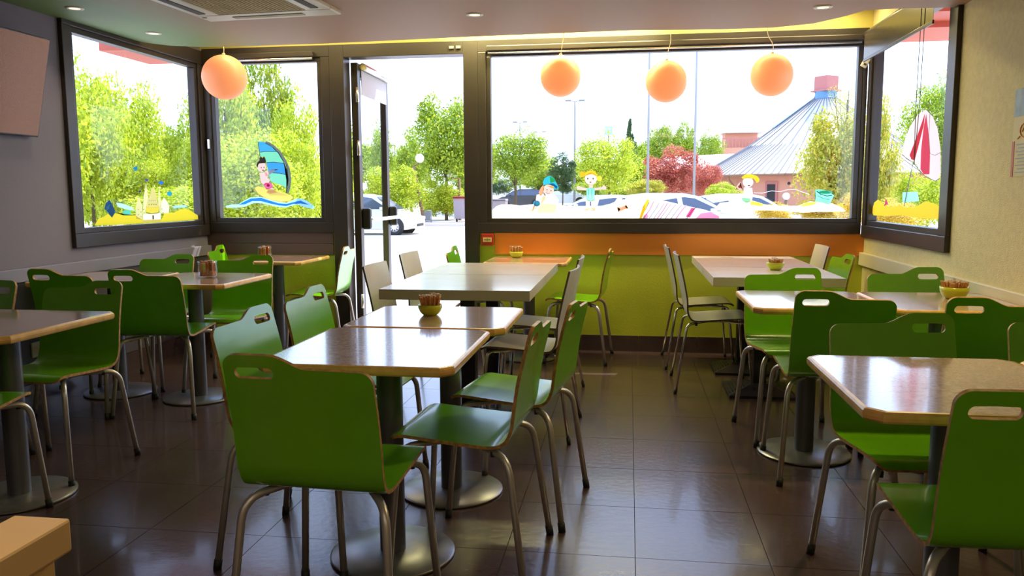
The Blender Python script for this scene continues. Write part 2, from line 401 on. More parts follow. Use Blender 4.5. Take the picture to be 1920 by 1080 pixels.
window('window_3', 'y', YB, -1.18, XR-.03, 0.932, 2.425, -1.08, 1.645, 1.048, 2.30, -1)
window('window_4', 'x', XR, 4.69, 6.30, 0.91, 2.40, 4.84, 6.20, 1.035, 2.30, -1)
# door frame (door_1) with open leaf
d1 = empty('door_1', kind='structure')
b = bmesh.new(); bx(b, -2.385, -2.265, YB-.03, YB+.12, 0, 2.425, 0, .004); mesh_obj('door_jamb', b, M['frame'], d1)
b = bmesh.new(); bx(b, -1.295, -1.18, YB-.03, YB+.12, 0, 2.425, 0, .004); mesh_obj('door_jamb', b, M['frame'], d1)
b = bmesh.new(); bx(b, -2.265, -1.295, YB-.03, YB+.12, 2.325, 2.425, 0, .004); mesh_obj('door_head', b, M['frame'], d1)
b = bmesh.new(); bx(b, -2.265, -1.295, YB-.02, YB+.16, -0.004, 0.012, 0, .003); mesh_obj('threshold', b, M['silver'], d1)
b = bmesh.new(); bx(b, -1.345, -1.31, YB-.045, YB-.03, 2.365, 2.385, 0); bx(b, -1.40, -1.365, YB-.045, YB-.03, 2.365, 2.385, 0); mesh_obj('door_catch', b, M['silver'], d1)
# leaf
L0 = (-2.235, YB+.13); LW = 0.95
leaf = empty('open_door', (L0[0], L0[1], 0), math.radians(92), 'open dark-framed glass door leaf with a push bar, swung outwards', 'door')
b = bmesh.new()
for a in ((0, .085, .02, 2.31), (LW-.085, LW, .02, 2.31), (.085, LW-.085, .02, .17), (.085, LW-.085, 2.20, 2.31)):
    bx(b, a[0], a[1], -.028, .028, a[2], a[3], 0, .004)
mesh_obj('leaf_frame', b, M['frame'], leaf)
b = bmesh.new(); bx(b, .085, LW-.085, -.004, .004, .17, 2.20); mesh_obj('leaf_pane', b, M['glass'], leaf)
b = bmesh.new(); bx(b, .09, LW-.09, -.036, -.031, 2.06, 2.26, 0); mesh_obj('leaf_blind', b, M['blind_white'], leaf)
b = bmesh.new(); tube(b, [(.06, -.055, 2.285), (LW-.04, -.055, 2.285)], .028, 12); mesh_obj('blind_cassette', b, M['silver'], leaf)
b = bmesh.new()
for xx in (.045, LW-.045): bx(b, xx-.028, xx+.028, -.105, -.028, .95, 1.13, 0, .02)
mesh_obj('bar_bracket', b, M['black'], leaf)
b = bmesh.new(); tube(b, rounded([(.03, -.075, 1.05), (.07, -.12, 1.03), (LW-.03, -.12, 1.03), (LW+.02, -.10, 1.03)], .03), .016, 10); mesh_obj('push_bar', b, M['silver'], leaf)
for zz in (.35, 1.62, 2.05):
    b = bmesh.new(); tube(b, [(-.018, -.03, zz-.06), (-.018, -.03, zz+.06)], .013, 10); mesh_obj('hinge', b, M['silver'], leaf)
# ------------------------------------------------------------------ chairs
def catmull(pts, n=10):
    P = [Vector(p) for p in pts]; P = [2*P[0]-P[1]]+P+[2*P[-1]-P[-2]]; out = []
    for i in range(1, len(P)-2):
        for k in range(n):
            t = k/n
            out.append(0.5*((2*P[i])+(P[i+1]-P[i-1])*t+(2*P[i-1]-5*P[i]+4*P[i+1]-P[i+2])*t*t+(3*P[i]-P[i-1]-3*P[i+1]+P[i+2])*t**3))
    out.append(P[-2]); return out
def shell_mesh(name, prof, hw, thick, m_face, m_edge, bump=True, corner=0.035, frontr=0.04, curv=0.0):
    cv = catmull(prof, 12); s = [0]
    for i in range(1, len(cv)): s.append(s[-1]+(cv[i]-cv[i-1]).length)
    L = s[-1]
    def pt(v):
        v = max(0, min(L, v)); i = 1
        while i < len(s)-1 and s[i] < v: i += 1
        t = (v-s[i-1])/(s[i]-s[i-1]); p = cv[i-1].lerp(cv[i], t)
        return p
    def nrm(v):
        d = pt(v+.006)-pt(v-.006); return Vector((-d.y, d.x)).normalized()   # (y,z) plane
    vlow = L-0.037 if bump else L
    R = corner
    hz0, hz1 = L-0.066, L-0.034      # handle slot
    ha, hb = -0.172, -0.064; hc = (ha+hb)/2; hr = (hz1-hz0)/2; hm = (hz0+hz1)/2
    rows = {0, .002, .006, .013, .024, frontr, L}
    v = frontr
    while v < L-0.09: rows.add(round(v, 4)); v += .014
    for k in range(9): rows.add(vlow-R*(1-math.sin(k/8*PI/2))); rows.add(L-R*(1-math.sin(k/8*PI/2)))
    if bump:
        for k in range(9):
            t = k/8; rows.add(vlow+.037*(t*t*(3-2*t)) if t > 0 else vlow); rows.add(hm-hr*math.cos(k/8*PI))
    rows.add(L-.09)
    rows = sorted(rows); rr = [rows[0]]
    for x in rows[1:]:
        if x-rr[-1] > 2e-4: rr.append(x)
    rows = rr
    def bounds(v):
        h = hw(v/L)
        uL, uR = -h, h
        if v < frontr: c = frontr-math.sqrt(max(0, frontr**2-(frontr-v)**2)); uL += c; uR -= c
        if v > L-R: c = R-math.sqrt(max(0, R*R-(v-(L-R))**2)); uL += c
        if v > vlow-R and v <= vlow+1e-6: c = R-math.sqrt(max(0, R*R-(v-(vlow-R))**2)); uR -= c
        if bump and v > vlow+1e-6:
            sv = (v-vlow)/.037; lo_, hi_ = 0., 1.
            for _ in range(20):
                m = (lo_+hi_)/2
                if m*m*(3-2*m) < sv: lo_ = m
                else: hi_ = m
            uR = .035+(-.075-.035)*lo_
        if not bump and v > L-R: pass
        return uL, uR
    def hole(v):
        if not bump or v <= hz0+1e-6 or v >= hz1-1e-6: return None
        c = hr-math.sqrt(max(0, hr*hr-(v-hm)**2)); return ha+c, hb-c
    def P(u, v, off=0.0):
        p = pt(v); n = nrm(v)
        y = p.x+n.x*off; z = p.y+n.y*off
        bk = max(0, min(1, (v/L-.45)/.2)); y += curv*bk*u*u*25
        return (u, y, z)
    bm = bmesh.new(); cache = {}
    def V(u, v):
        k = (round(u, 5), round(v, 5))
        if k not in cache: cache[k] = (bm.verts.new(P(u, v, thick/2)), bm.verts.new(P(u, v, -thick/2)))
        return cache[k]
    NL, NR = 5, 9
    grid = []
    for v in rows:
        uL, uR = bounds(v); h = hole(v); a, b2 = (h if h else (hc, hc))
        left = [V(uL+(a-uL)*k/NL, v) for k in range(NL+1)]; right = [V(b2+(uR-b2)*k/NR, v) for k in range(NR+1)]
        grid.append((left, right))
    faces = []
    def quad(a, b_, c, d, side, mi, flip=False):
        q = []
        for x in (a, b_, c, d):
            vv = x[side]
            if vv not in q: q.append(vv)
        if len(q) < 3: return
        if flip: q = q[::-1]
        try: f = bm.faces.new(q)
        except ValueError: return
        f.material_index = mi; f.smooth = True
    for i in range(len(grid)-1):
        for part in (0, 1):
            A, B = grid[i][part], grid[i+1][part]
            for k in range(len(A)-1):
                quad(A[k], A[k+1], B[k+1], B[k], 0, 0); quad(A[k], A[k+1], B[k+1], B[k], 1, 0, True)
    top2bot = {a: b_ for a, b_ in cache.values()}
    edges = [(e.verts[0], e.verts[1], e) for e in bm.edges if len(e.link_faces) == 1 and e.verts[0] in top2bot]
    for a, b_, e in edges:
        try:
            f = bm.faces.new((a, b_, top2bot[b_], top2bot[a])); f.material_index = 1; f.smooth = False
        except ValueError: pass
    bmesh.ops.recalc_face_normals(bm, faces=bm.faces)
    for e in bm.edges:
        if len(e.link_faces) == 2 and e.link_faces[0].material_index != e.link_faces[1].material_index: e.smooth = False
    me = bpy.data.meshes.new(name); bm.to_mesh(me); bm.free(); me.materials.append(m_face); me.materials.append(m_edge)
    return me
def chair_proto(kind):
    root = empty(kind+'_chair')
    if kind == 'green':
        prof = [(.205, .458), (.17, .476), (.09, .472), (-.04, .462), (-.13, .458), (-.178, .472), (-.202, .515), (-.212, .58), (-.228, .68), (-.268, .842)]
        me = shell_mesh('seat_shell', prof, lambda t: .196+.009*min(1, t*1.6)-.004*max(0, t-.6)/.4, .011, M['green'], M['ply_edge'])
        fx, bxx, mt, r, fy, by = .225, .235, M['alu'], .0115, .20, -.25
        tx = .19
    else:
        prof = [(.205, .452), (.17, .468), (.09, .466), (-.04, .456), (-.13, .450), (-.172, .462), (-.198, .505), (-.212, .58), (-.235, .70), (-.272, .862)]
        me = shell_mesh('seat_shell', prof, lambda t: .198-.012*max(0, t-.5), .010, M['white_lam'], M['dark_edge'], bump=False, corner=.010, frontr=.02, curv=.02)
        fx, bxx, mt, r, fy, by = .23, .25, M['chrome'], .0085, .21, -.26
        tx = .175
    o = bpy.data.objects.new('seat_shell', me); C.objects.link(o); o.parent = root
    for s in (-1, 1):
        for foot, knee in (((s*bxx, by, .012), (s*(tx+.012), -.192, .428)), ((s*fx, fy, .012), (s*(tx+.004), .168, .440))):
            mid = (s*.085, 0.0, .438)
            bm = bmesh.new(); tube(bm, rounded([foot, knee, (s*.10, knee[1]*.30, .440), mid], .060 if kind == 'green' else .035), r, 10)
            mesh_obj('leg', bm, mt, root)
            bm = bmesh.new(); d = (Vector(knee)-Vector(foot)).normalized(); f0 = Vector(foot)
            tube(bm, [f0-d*.012, f0+d*.022], r*1.22, 10); cap = mesh_obj('foot_cap', bm, M['rubber'], root)
            mn = min(v.co.z for v in cap.data.vertices)
            for v in cap.data.vertices: v.co.z = max(v.co.z, 0.0015) if mn < 0.0015 else v.co.z
    bm = bmesh.new()
    for s in (-1, 1):
        bx(bm, s*.085-.012, s*.085+.012, -.10, .10, .440, .4535, 0)
    bx(bm, -.085, .085, -.012, .012, .436, .450, 0)
    mesh_obj('seat_bracket', bm, mt, root)
    for s in (-1, 1):
        for yy in (-.135, .145):
            bm = bmesh.new(); tube(bm, [(s*.165, yy, .4185), (s*.165, yy, .436)], .008, 8); mesh_obj('stacking_buffer', bm, M['rubber'], root)
    return root
green0 = chair_proto('green'); white0 = chair_proto('white'); used = {}
def place(proto, x, y, th, label, group):
    if proto.name not in used: used[proto.name] = 1; o = proto
    else: o = copy_tree(proto)
    o.location = (x, y, 0); o.rotation_euler = (0, 0, math.radians(th))
    o['label'] = label; o['category'] = 'chair'; o['group'] = group
    return o
G, W = 'green plywood chairs around the wood-edged tables', 'white plywood chairs around the white tables'
for a in [
 (-.812, 2.150, -3, 'large green chair in the foreground, seen from behind, at the end of the centre table'),
 (-1.083, 2.613, -94, 'green chair facing right at the left side of the nearest centre table'),
 (-1.119, 3.258, -93, 'green chair facing right by the second centre table, left of the bowl'),
 (-.540, 2.600, 86, 'green chair facing left at the right side of the nearest centre table, seat fully visible'),
 (-.447, 3.115, 82, 'green chair facing left at the second centre table, behind the nearer right-hand one'),
 (-3.130, 3.205, 168, 'green chair cut off by the left picture edge, behind the near left table'),
 (-3.095, 4.270, -3, 'dark green chair back near the left wall, seen from behind'),
 (-2.567, 3.207, 180, 'green chair facing the camera behind the near left table, seat and legs showing'),
 (-2.500, 2.590, 5, 'green chair at the bottom left picture edge, only seat corner and legs showing'),
 (-2.640, 4.290, 5, 'green chair seen from behind at the middle left table, legs fully visible'),
 (-3.140, 4.840, 178, 'green chair facing the camera behind the middle left table, close to the left window'),
 (-2.533, 4.790, 183, 'green chair facing the camera behind the middle left table, right of the glass jar'),
 (-2.980, 6.000, -80, 'bright green chair in the far left corner beneath the windsurfer window'),
 (-2.440, 6.060, 95, 'sunlit yellow-green chair beside the open door, right of the corner table'),
 (-1.075, 5.990, -90, 'green chair back showing against the bright doorway, left of the orange wall table'),
 (-.386, 6.000, 85.5, 'green chair facing left at the small table under the orange band'),
 (1.151, 5.560, 95, 'lime green chair in the far right corner, facing left'),
 (.839, 4.180, 185, 'green chair facing the camera behind the middle right table, its left seat'),
 (1.495, 4.282, 186, 'green chair facing the camera against the right wall, left of the brown sugar bowl'),
 (.881, 3.690, 1, 'dark green chair seen from behind at the middle right table, before its disc base'),
 (1.420, 3.544, 0, 'dark green chair seen from behind, second at the middle right table, nearer the right wall'),
 (.891, 2.550, 184, 'olive green chair facing the camera behind the near right table'),
 (1.480, 2.640, 182, 'green chair cut off by the right picture edge, behind the near right table'),
 (.860, 2.000, 2, 'large dark green chair in the lower right foreground, seen from behind')]:
    place(green0, *a, G)
for a in [
 (-1.138, 4.278, -91, 'white chair facing right, nearer of the two left of the long white table'),
 (-1.178, 5.111, -92, 'white chair against the bright doorway, farther of the two left of the long white table'),
 (-.530, 4.150, 87, 'white chair facing left, nearer of the two right of the centre white table'),
 (-.540, 4.850, 90, 'white chair facing left, farther of the two right of the centre white table'),
 (.560, 5.235, -90, 'white chair facing right, nearer of the two left of the right-hand white table'),
 (.530, 5.940, -89, 'white chair facing right, farther of the two left of the right-hand white table'),
 (1.130, 6.040, 91, 'white chair back at the far right side of the right-hand white table')]:
    place(white0, *a, W)

# ------------------------------------------------------------------ tables
def pedestal_table(x0, x1, y0, y1, label, name='pedestal_table', z=0.75, cham=0.035, bc=None, group=None):
    cx_, cyy = ((x0+x1)/2, (y0+y1)/2); ox, oy = (bc[0]-cx_, bc[1]-cyy) if bc else (0, 0)
    e = empty(name, (cx_, cyy, 0), 0, label, 'table', group or 'wood-edged pedestal tables')
    hx, hy = (x1-x0)/2, (y1-y0)/2; c = cham
    P_ = [(-hx+c, -hy), (hx-c, -hy), (hx, -hy+c), (hx, hy-c), (hx-c, hy), (-hx+c, hy), (-hx, hy-c), (-hx, -hy+c)]
    sc_ = lambda k: [(px*(1-k/hx), py*(1-k/hy)) for px, py in P_]
    bm = bmesh.new(); prism(bm, sc_(.012), z-.028, z, 0); mesh_obj('tabletop', bm, M['tabletop'], e)
    # beech lipping, rounded
    bm = bmesh.new(); rings = []
    for k, zz in ((.012, z+.0004), (.005, z-.001), (.001, z-.006), (0, z-.014), (.001, z-.022), (.005, z-.028), (.030, z-.030)):
        rings.append([bm.verts.new((px, py, zz)) for px, py in sc_(k)])
    for i in range(len(rings)-1):
        for k in range(8):
            f = bm.faces.new((rings[i][k], rings[i][(k+1) % 8], rings[i+1][(k+1) % 8], rings[i+1][k]))
    bm.faces.new(rings[-1]); 
    o = mesh_obj('edge_lipping', bm, M['wood_edge'], e)
    bm = bmesh.new(); lathe(bm, [(0, .015), (.044, .015), (.044, z-.045), (0, z-.045)], 24, ox, oy); mesh_obj('column', bm, M['column'], e, 'angle')
    bm = bmesh.new(); lathe(bm, [(0, .0005), (.205, .0005), (.215, .004), (.215, .009), (.208, .014), (.06, .018), (0, .018)], 40, ox, oy); mesh_obj('base_plate', bm, M['disc'], e, 'angle')
    bm = bmesh.new(); bx(bm, ox-.14, ox+.14, oy-.03, oy+.03, z-.048, z-.031); bx(bm, ox-.03, ox+.03, oy-.14, oy+.14, z-.048, z-.031); mesh_obj('mounting_cross', bm, M['black_iron'], e)
    return e
pedestal_table(-1.098, -.492, 2.195, 2.862, 'wood-edged speckled table nearest the camera in the centre, bare top', bc=(-.80, 2.59))
pedestal_table(-1.078, -.448, 2.874, 3.455, 'wood-edged speckled centre table carrying the lime bowl of sugar packets', bc=(-.727, 3.205))
pedestal_table(-2.79, -2.165, 2.49, 3.145, 'wood-edged table cut by the left picture edge, right half of the pair', bc=(-2.50, 2.90))
pedestal_table(-3.44, -2.80, 2.49, 3.145, 'wood-edged table against the left wall, mostly outside the left picture edge')
pedestal_table(-2.83, -2.222, 4.13, 4.80, 'wood-edged table left of centre with a glass jar near its right edge', bc=(-2.61, 4.53))
pedestal_table(-3.455, -2.842, 4.13, 4.80, 'wood-edged table against the left wall, behind the dark green chair back', bc=(-3.19, 4.60))
pedestal_table(-3.03, -2.40, 5.62, 6.26, 'small wood-edged table in the far left corner by the open door')
pedestal_table(-1.045, -.435, 5.69, 6.29, 'small orange-toned table against the lime wall under the orange band')
pedestal_table(.540, 1.112, 3.54, 4.20, 'wood-edged middle right table, left one of the touching pair', bc=(.845, 3.91))
pedestal_table(1.122, 1.70, 3.54, 4.20, 'wood-edged table by the right wall carrying the round sugar bowl')
pedestal_table(.540, 1.128, 1.872, 2.54, 'wood-edged table in the right foreground with bluish window reflections', bc=(.86, 2.25))
pedestal_table(1.140, 1.70, 1.872, 2.54, 'wood-edged table at the right picture edge, only its corner showing')
def white_table(x0, x1, y0, y1, label, z=0.77, bc=None):
    cx_, cyy = ((x0+x1)/2, (y0+y1)/2); ox, oy = (bc[0]-cx_, bc[1]-cyy) if bc else (0, 0)
    e = empty('white_table', (cx_, cyy, 0), 0, label, 'table', 'thick white square tables')
    hx, hy = (x1-x0)/2, (y1-y0)/2
    bm = bmesh.new(); bx(bm, -hx, hx, -hy, hy, z-.004, z, 0); mesh_obj('tabletop', bm, M['white_top'], e)
    bm = bmesh.new(); bx(bm, -hx, hx, -hy, hy, z-.052, z-.0045, 0, .002); mesh_obj('table_edge', bm, M['white_side'], e)
    bm = bmesh.new(); bx(bm, ox-.04, ox+.04, oy-.04, oy+.04, .05, z-.06, 0, .004); mesh_obj('column', bm, M['black_iron'], e)
    bm = bmesh.new(); R = .20; a = [bm.verts.new((ox+sx*R, oy+sy_*R, .001)) for sx, sy_ in ((-1,-1),(1,-1),(1,1),(-1,1))]
    b_ = [bm.verts.new((ox+sx*R, oy+sy_*R, .016)) for sx, sy_ in ((-1,-1),(1,-1),(1,1),(-1,1))]; c_ = [bm.verts.new((ox+sx*.05, oy+sy_*.05, .06)) for sx, sy_ in ((-1,-1),(1,-1),(1,1),(-1,1))]
    bm.faces.new(a[::-1]); bm.faces.new(c_)
    for i in range(4):
        j = (i+1) % 4; bm.faces.new((a[i], a[j], b_[j], b_[i])); bm.faces.new((b_[i], b_[j], c_[j], c_[i]))
    mesh_obj('base_plate', bm, M['black_iron'], e)
    bm = bmesh.new()
    for k in range(6):
        t = k/6; rr = .19-.11*t; zz = .0185+.0327*t+.004
        for s in (-1, 1): bx(bm, ox+s*rr-.004, ox+s*rr+.004, oy-rr*.7, oy+rr*.7, zz-.006, zz)
    tag(mesh_obj('base_rib', bm, M['black_iron'], e), kind='stuff')
    bm = bmesh.new(); bx(bm, ox-.15, ox+.15, oy-.15, oy+.15, z-.062, z-.053); mesh_obj('mounting_plate', bm, M['black_iron'], e)
white_table(-1.24, -.475, 3.87, 4.645, 'thick white table in the centre, nearer half of the bare long one')
white_table(-1.24, -.475, 4.655, 5.43, 'thick white table in the centre, farther half, in front of the door post')
white_table(.475, 1.19, 4.62, 5.28, 'thick white table carrying the lime bowl, in front of the orange band', bc=(.82, 5.12))
white_table(.475, 1.19, 5.29, 6.20, 'thick white table touching the orange banded wall, behind the one with the bowl', bc=(.80, 5.75))

# ------------------------------------------------------------------ things on tables
def sugar_bowl(x, y, z, label, s=1.0, col='bowl', short=False, seed=0):
    random.seed(seed)
    bm = bmesh.new(); lathe(bm, [(0, 0), (.026*s, 0), (.030*s, .002), (.042*s, .014*s), (.049*s, .030*s), (.050*s, .044*s), (.047*s, .044*s), (.045*s, .030*s), (.036*s, .012*s), (0, .007*s)], 28)
    o = mesh_obj('sugar_bowl', bm, M[col]); o.location = (x, y, z); tag(o, label, 'bowl', 'sugar bowls on the tables')
    bm = bmesh.new()
    for k in range(44):
        a = random.random()*2*PI; r = .036*s*math.sqrt(random.random()); h = (.060 if short else .078)*s+random.uniform(-.006, .006)
        px, py = r*math.cos(a), r*math.sin(a); lean = 1.0+.25*r/.036/s
        ang = random.random()*PI; w_ = .0052*s; t_ = .0022
        dx, dy = math.cos(ang), math.sin(ang)
        q0 = [Vector((px*.8+sx*w_*dx-sy_*t_*dy, py*.8+sx*w_*dy+sy_*t_*dx, .016*s)) for sx, sy_ in ((-1,-1),(1,-1),(1,1),(-1,1))]
        q1 = [Vector((px*lean+(v.x-px*.8), py*lean+(v.y-py*.8), h)) for v in q0]; q2 = [Vector((v.x, v.y, h+.004)) for v in q1]
        A = [bm.verts.new(v) for v in q0]; B = [bm.verts.new(v) for v in q1]; D = [bm.verts.new(v) for v in q2]
        for i in range(4):
            j = (i+1) % 4; bm.faces.new((A[i], A[j], B[j], B[i])); f = bm.faces.new((B[i], B[j], D[j], D[i])); f.material_index = 1
        f = bm.faces.new(D); f.material_index = 1; bm.faces.new(A[::-1])
    p = mesh_obj('sugar_packets', bm, [M['packet'], M['packet_tip']]); p.location = (x, y, z)
    tag(p, 'brown paper sugar packets standing in the '+label.split(',')[0], 'sugar packets', kind='stuff')
sugar_bowl(-.803, 3.185, .7504, 'lime bowl on the second centre table, full of packets', 1.0, seed=1)
sugar_bowl(-.860, 6.160, .7504, 'lime bowl on the small table under the orange band', 1.05, seed=2)
sugar_bowl(.895, 5.10, .7702, 'lime bowl on the right-hand white table', 1.08, short=True, seed=3)
sugar_bowl(1.50, 3.96, .7504, 'yellow bowl on the table by the right wall, crowded with packets', 1.25, short=True, seed=4)
def sugar_jar(x, y, z, label, s=1.0, seed=0):
    random.seed(seed)
    e = empty('glass_jar', (x, y, z), 0, label, 'jar', 'glass jars of orange packets')
    bm = bmesh.new(); lathe(bm, [(0, .001), (.036*s, .001), (.046*s, .010*s), (.050*s, .035*s), (.047*s, .070*s), (.049*s, .082*s), (.046*s, .082*s), (.044*s, .070*s), (.047*s, .035*s), (.043*s, .012*s), (0, .006*s)], 28)
    mesh_obj('jar_body', bm, M['jar'], e)
    bm = bmesh.new()
    for k in range(26):
        a = random.random()*2*PI; r = .034*s*math.sqrt(random.random()); h = .078*s+random.uniform(-.008, .008); px, py = r*math.cos(a), r*math.sin(a)
        bx(bm, px-.006*s, px+.006*s, py-.003, py+.003, .009*s, h, 0); bx(bm, px-.006*s, px+.006*s, py-.003, py+.003, h, h+.004, 1)
    p = mesh_obj('sugar_packets', bm, [M['orange_sugar'], M['packet_tip']]); p.location = (x, y, z)
    tag(p, 'orange sugar packets inside the '+label, 'sugar packets', kind='stuff')
sugar_jar(-2.505, 4.50, .7504, 'glass jar on the middle left table', 1.2, 5)
sugar_jar(-2.78, 5.86, .7504, 'glass jar on the far left corner table', 1.15, 6)

# ------------------------------------------------------------------ pendants, downlights, air conditioner
for px, py, dpx, cpx, lab in ((421, 145, 82, 416, 'peach globe pendant lamp hanging before the left corner windows'), (1051, 143, 76, 1053, 'peach globe pendant lamp, left of the three before the wide window'),
                     (1249, 153, 77, 1252, 'peach globe pendant lamp, middle of the three, hanging slightly lower'), (1447, 141, 78, 1441, 'peach globe pendant lamp, right of the three, before the pointed roof')):
    Y = 5.98; c = at(px, py, Y); dist = (c-Vector((0, 0, CAM_H))).dot(fwd); R = dpx/2*dist/F_PX
    e = empty('globe_pendant', (c.x, c.y, c.z), 0, lab, 'lamp', 'peach globe pendants')
    bm = bmesh.new(); prof = [(R*math.sin(k/20*PI), -R*math.cos(k/20*PI)) for k in range(21)]; prof[0] = (0, -R); prof[-1] = (0, R)
    lathe(bm, prof, 40); mesh_obj('lamp_shade', bm, M['orb'], e)
    dx = (cpx-px)/F_PX*dist; top = 2.598-c.z
    bm = bmesh.new(); tube(bm, rounded([(0, 0, R-.004), (.008, 0, R+.06), (.018*(-1 if dx < 0 else 1)+dx, 0, R+.13), (dx, 0, top)], .05), .0028, 6); mesh_obj('cord', bm, M['cord'], e)
    bm = bmesh.new(); tube(bm, [(0, 0, R-.002), (0, 0, R+.012)], .012, 10); mesh_obj('cord_grip', bm, M['cord'], e)
    bm = bmesh.new(); tube(bm, [(dx, 0, top-.02), (dx, 0, top+.0015)], .03, 14); mesh_obj('ceiling_rose', bm, M['cord'], e)
for x, y, lab in ((-3.196, 4.404, 'recessed downlight in the ceiling above the television'), (-3.17, 5.15, 'recessed downlight in the ceiling above the left window'), (-.901, 4.738, 'recessed downlight in the ceiling over the centre tables'), (1.025, 4.69, 'recessed downlight in the ceiling near the right window'),
                  ):
    z = SOF(x); e = empty('downlight', (x, y, z), 0, lab, 'lamp', 'recessed ceiling downlights')
    bm = bmesh.new(); lathe(bm, [(.030, -.002), (.034, -.006), (.050, -.004), (.052, .002)], 24); mesh_obj('trim_ring', bm, M['white_pl'], e)
    bm = bmesh.new(); lathe(bm, [(0, -.0035), (.031, -.0035), (.031, .001)], 24); mesh_obj('lens', bm, M['lamp_on'], e)
    s_ = bpy.data.lights.new('downlight_bulb', 'SPOT'); s_.energy = 7; s_.spot_size = math.radians(110); s_.spot_blend = .6; s_.color = (1, .82, .55); s_.shadow_soft_size = .03
    so_ = bpy.data.objects.new('downlight_bulb', s_); C.objects.link(so_); so_.location = (0, 0, -.02); so_.parent = e
# air conditioner cassette
acx, acy, az = -2.10, 4.20, SOF(-2.10)
e = empty('air_conditioner', (acx, acy, az-.001), math.radians(-4), 'white ceiling air conditioner cassette with perforated grille', 'air conditioner')
h = .42
bm = bmesh.new()
for a in ((-h, h, -h, -.27), (-h, h, .27, h), (-h, -.27, -.27, .27), (.27, h, -.27, .27)): bx(bm, a[0], a[1], a[2], a[3], -.030, 0, 0, .006)
mesh_obj('cassette_frame', bm, M['white_pl'], e)
bm = bmesh.new(); bx(bm, -.268, .268, -.268, .268, -.026, -.006)
for k in range(24):
    t = -.26+k*.0226; bx(bm, t, t+.008, -.262, .262, -.030, -.026)
mesh_obj('grille', bm, M['grille'], e)
for k in range(4):
    bm = bmesh.new(); bx(bm, -.22, .22, -.37, -.325, -.0335, -.0300, 0)
    v = mesh_obj('air_vane', bm, M['slot'] if k != 0 else M['grille'], e); v.rotation_euler = (0, 0, k*PI/2+PI)
bm = bmesh.new(); bx(bm, -.40, -.375, .30, .315, -.0325, -.030); mesh_obj('indicator', bm, M['slot'], e)

# ------------------------------------------------------------------ wall things
# television, tilted, on the left wall
p_tr, p_br = Vector((-3.33, 4.36, 2.143)), Vector((-3.452, 4.36, 1.585))
e = empty('television', (p_br.x, p_br.y, p_br.z), 0, 'flat television hanging tilted on the left wall, screen with a copper reflection in its colour', 'television')
ang = math.atan2(p_tr.x-p_br.x, p_tr.z-p_br.z); H_ = (p_tr-p_br).length; Wd = .98
R_ = Matrix.Rotation(ang, 4, 'Y')
def tvbox(name, y0, y1, z0, z1, x0, x1, m, bev=0.0):
    bm = bmesh.new(); bx(bm, x0, x1, y0, y1, z0, z1, 0, bev); bmesh.ops.transform(bm, matrix=R_, verts=bm.verts); return mesh_obj(name, bm, m, e)
tvbox('housing', -Wd, 0, 0, H_, -.045, 0, M['black'], .004)
tvbox('screen', -Wd+.008, -.008, .010, H_-.008, 0, .0015, M['tv_screen'])
bm = bmesh.new(); bx(bm, -.047, -.012, -.62, -.36, .12, .42); bx(bm, -.047, .02, -.54, -.44, .26, .36); mesh_obj('wall_bracket', bm, M['black'], e)
# socket plate low on the left wall
e = empty('wall_socket', (XL+.0125, 4.28, .335), 0, 'double wall socket plate low on the left wall', 'socket')
bm = bmesh.new(); bx(bm, 0, .010, -.065, .065, -.045, .045, 0, .003); mesh_obj('plate', bm, M['white_pl'], e)
for s in (-.032, .032):
    bm = bmesh.new(); bx(bm, .0101, .0115, s-.018, s+.018, -.02, .02); mesh_obj('outlet', bm, M['label'], e)
# red call point
cpt = at(915, 449, YB)
e = empty('call_point', (cpt.x, YB, .880), 0, 'small red alarm call point with pale label beside the door post', 'alarm')
bm = bmesh.new(); bx(bm, -.050, .050, -.035, 0, -.048, .048, 0, .006); mesh_obj('housing', bm, M['red'], e)
bm = bmesh.new(); bx(bm, -.034, .036, -.0375, -.0352, -.018, .018); mesh_obj('label_plate', bm, M['label'], e)
bm = bmesh.new()
for s in (-.016, .016): bx(bm, s-.009, s+.009, -.039, -.0376, -.003, .003)
bx(bm, -.003, .003, -.039, -.0376, -.010, .010); mesh_obj('arrow_mark', bm, M['ink'], e)
# white sensor at right corner of the wide window
e = empty('alarm_sensor', (1.685, YB-.032, 2.175), 0, 'small white tilted alarm sensor in the top right window corner', 'sensor')
bm = bmesh.new(); bx(bm, -.022, .022, -.03, 0, -.035, .035, 0, .006); bmesh.ops.rotate(bm, matrix=Matrix.Rotation(.5, 3, 'Y'), verts=bm.verts); mesh_obj('housing', bm, M['white_pl'], e)
bm = bmesh.new(); bx(bm, -.010, .010, -.032, -.030, -.022, -.008); bmesh.ops.rotate(bm, matrix=Matrix.Rotation(.5, 3, 'Y'), verts=bm.verts); mesh_obj('lens', bm, M['slot'], e)
# poster on the right wall
e = empty('wall_poster', (XR, 4.03, 1.31), 0, 'printed notice poster at the right picture edge on the cream wall', 'poster')
yh = -.42
def pst(name, y0, y1, z0, z1, m, t=.002): 
    bm = bmesh.new(); bx(bm, -t, -t+.0012, y0, y1, z0, z1); mesh_obj(name, bm, m, e)
mp_y = mat('poster_yellow', (0.62, 0.50, 0.16, 1), .5); mp_b = mat('poster_photo', (0.10, 0.14, 0.13, 1), .4, col2=(0.22, 0.28, 0.26, 1), scale=14); mp_r = mat('poster_red', (0.50, 0.07, 0.02, 1), .5); mp_o = mat('poster_orange_ink', (0.75, 0.25, 0.06, 1), .5)
pst('sheet', yh, .0, 0, .395, mp_y)
pst('photo_band', yh, -.001, .27, .394, mp_b, .0034)
pst('red_stripe', -.022, -.001, .001, .16, mp_r, .0034)
bm = bmesh.new()
for k in range(9): bx(bm, -.0034, -.0022, yh+.02, -.04-.02*(k % 2), .018+k*.0155, .022+k*.0155)
mesh_obj('text_line', bm, M['column'], e)
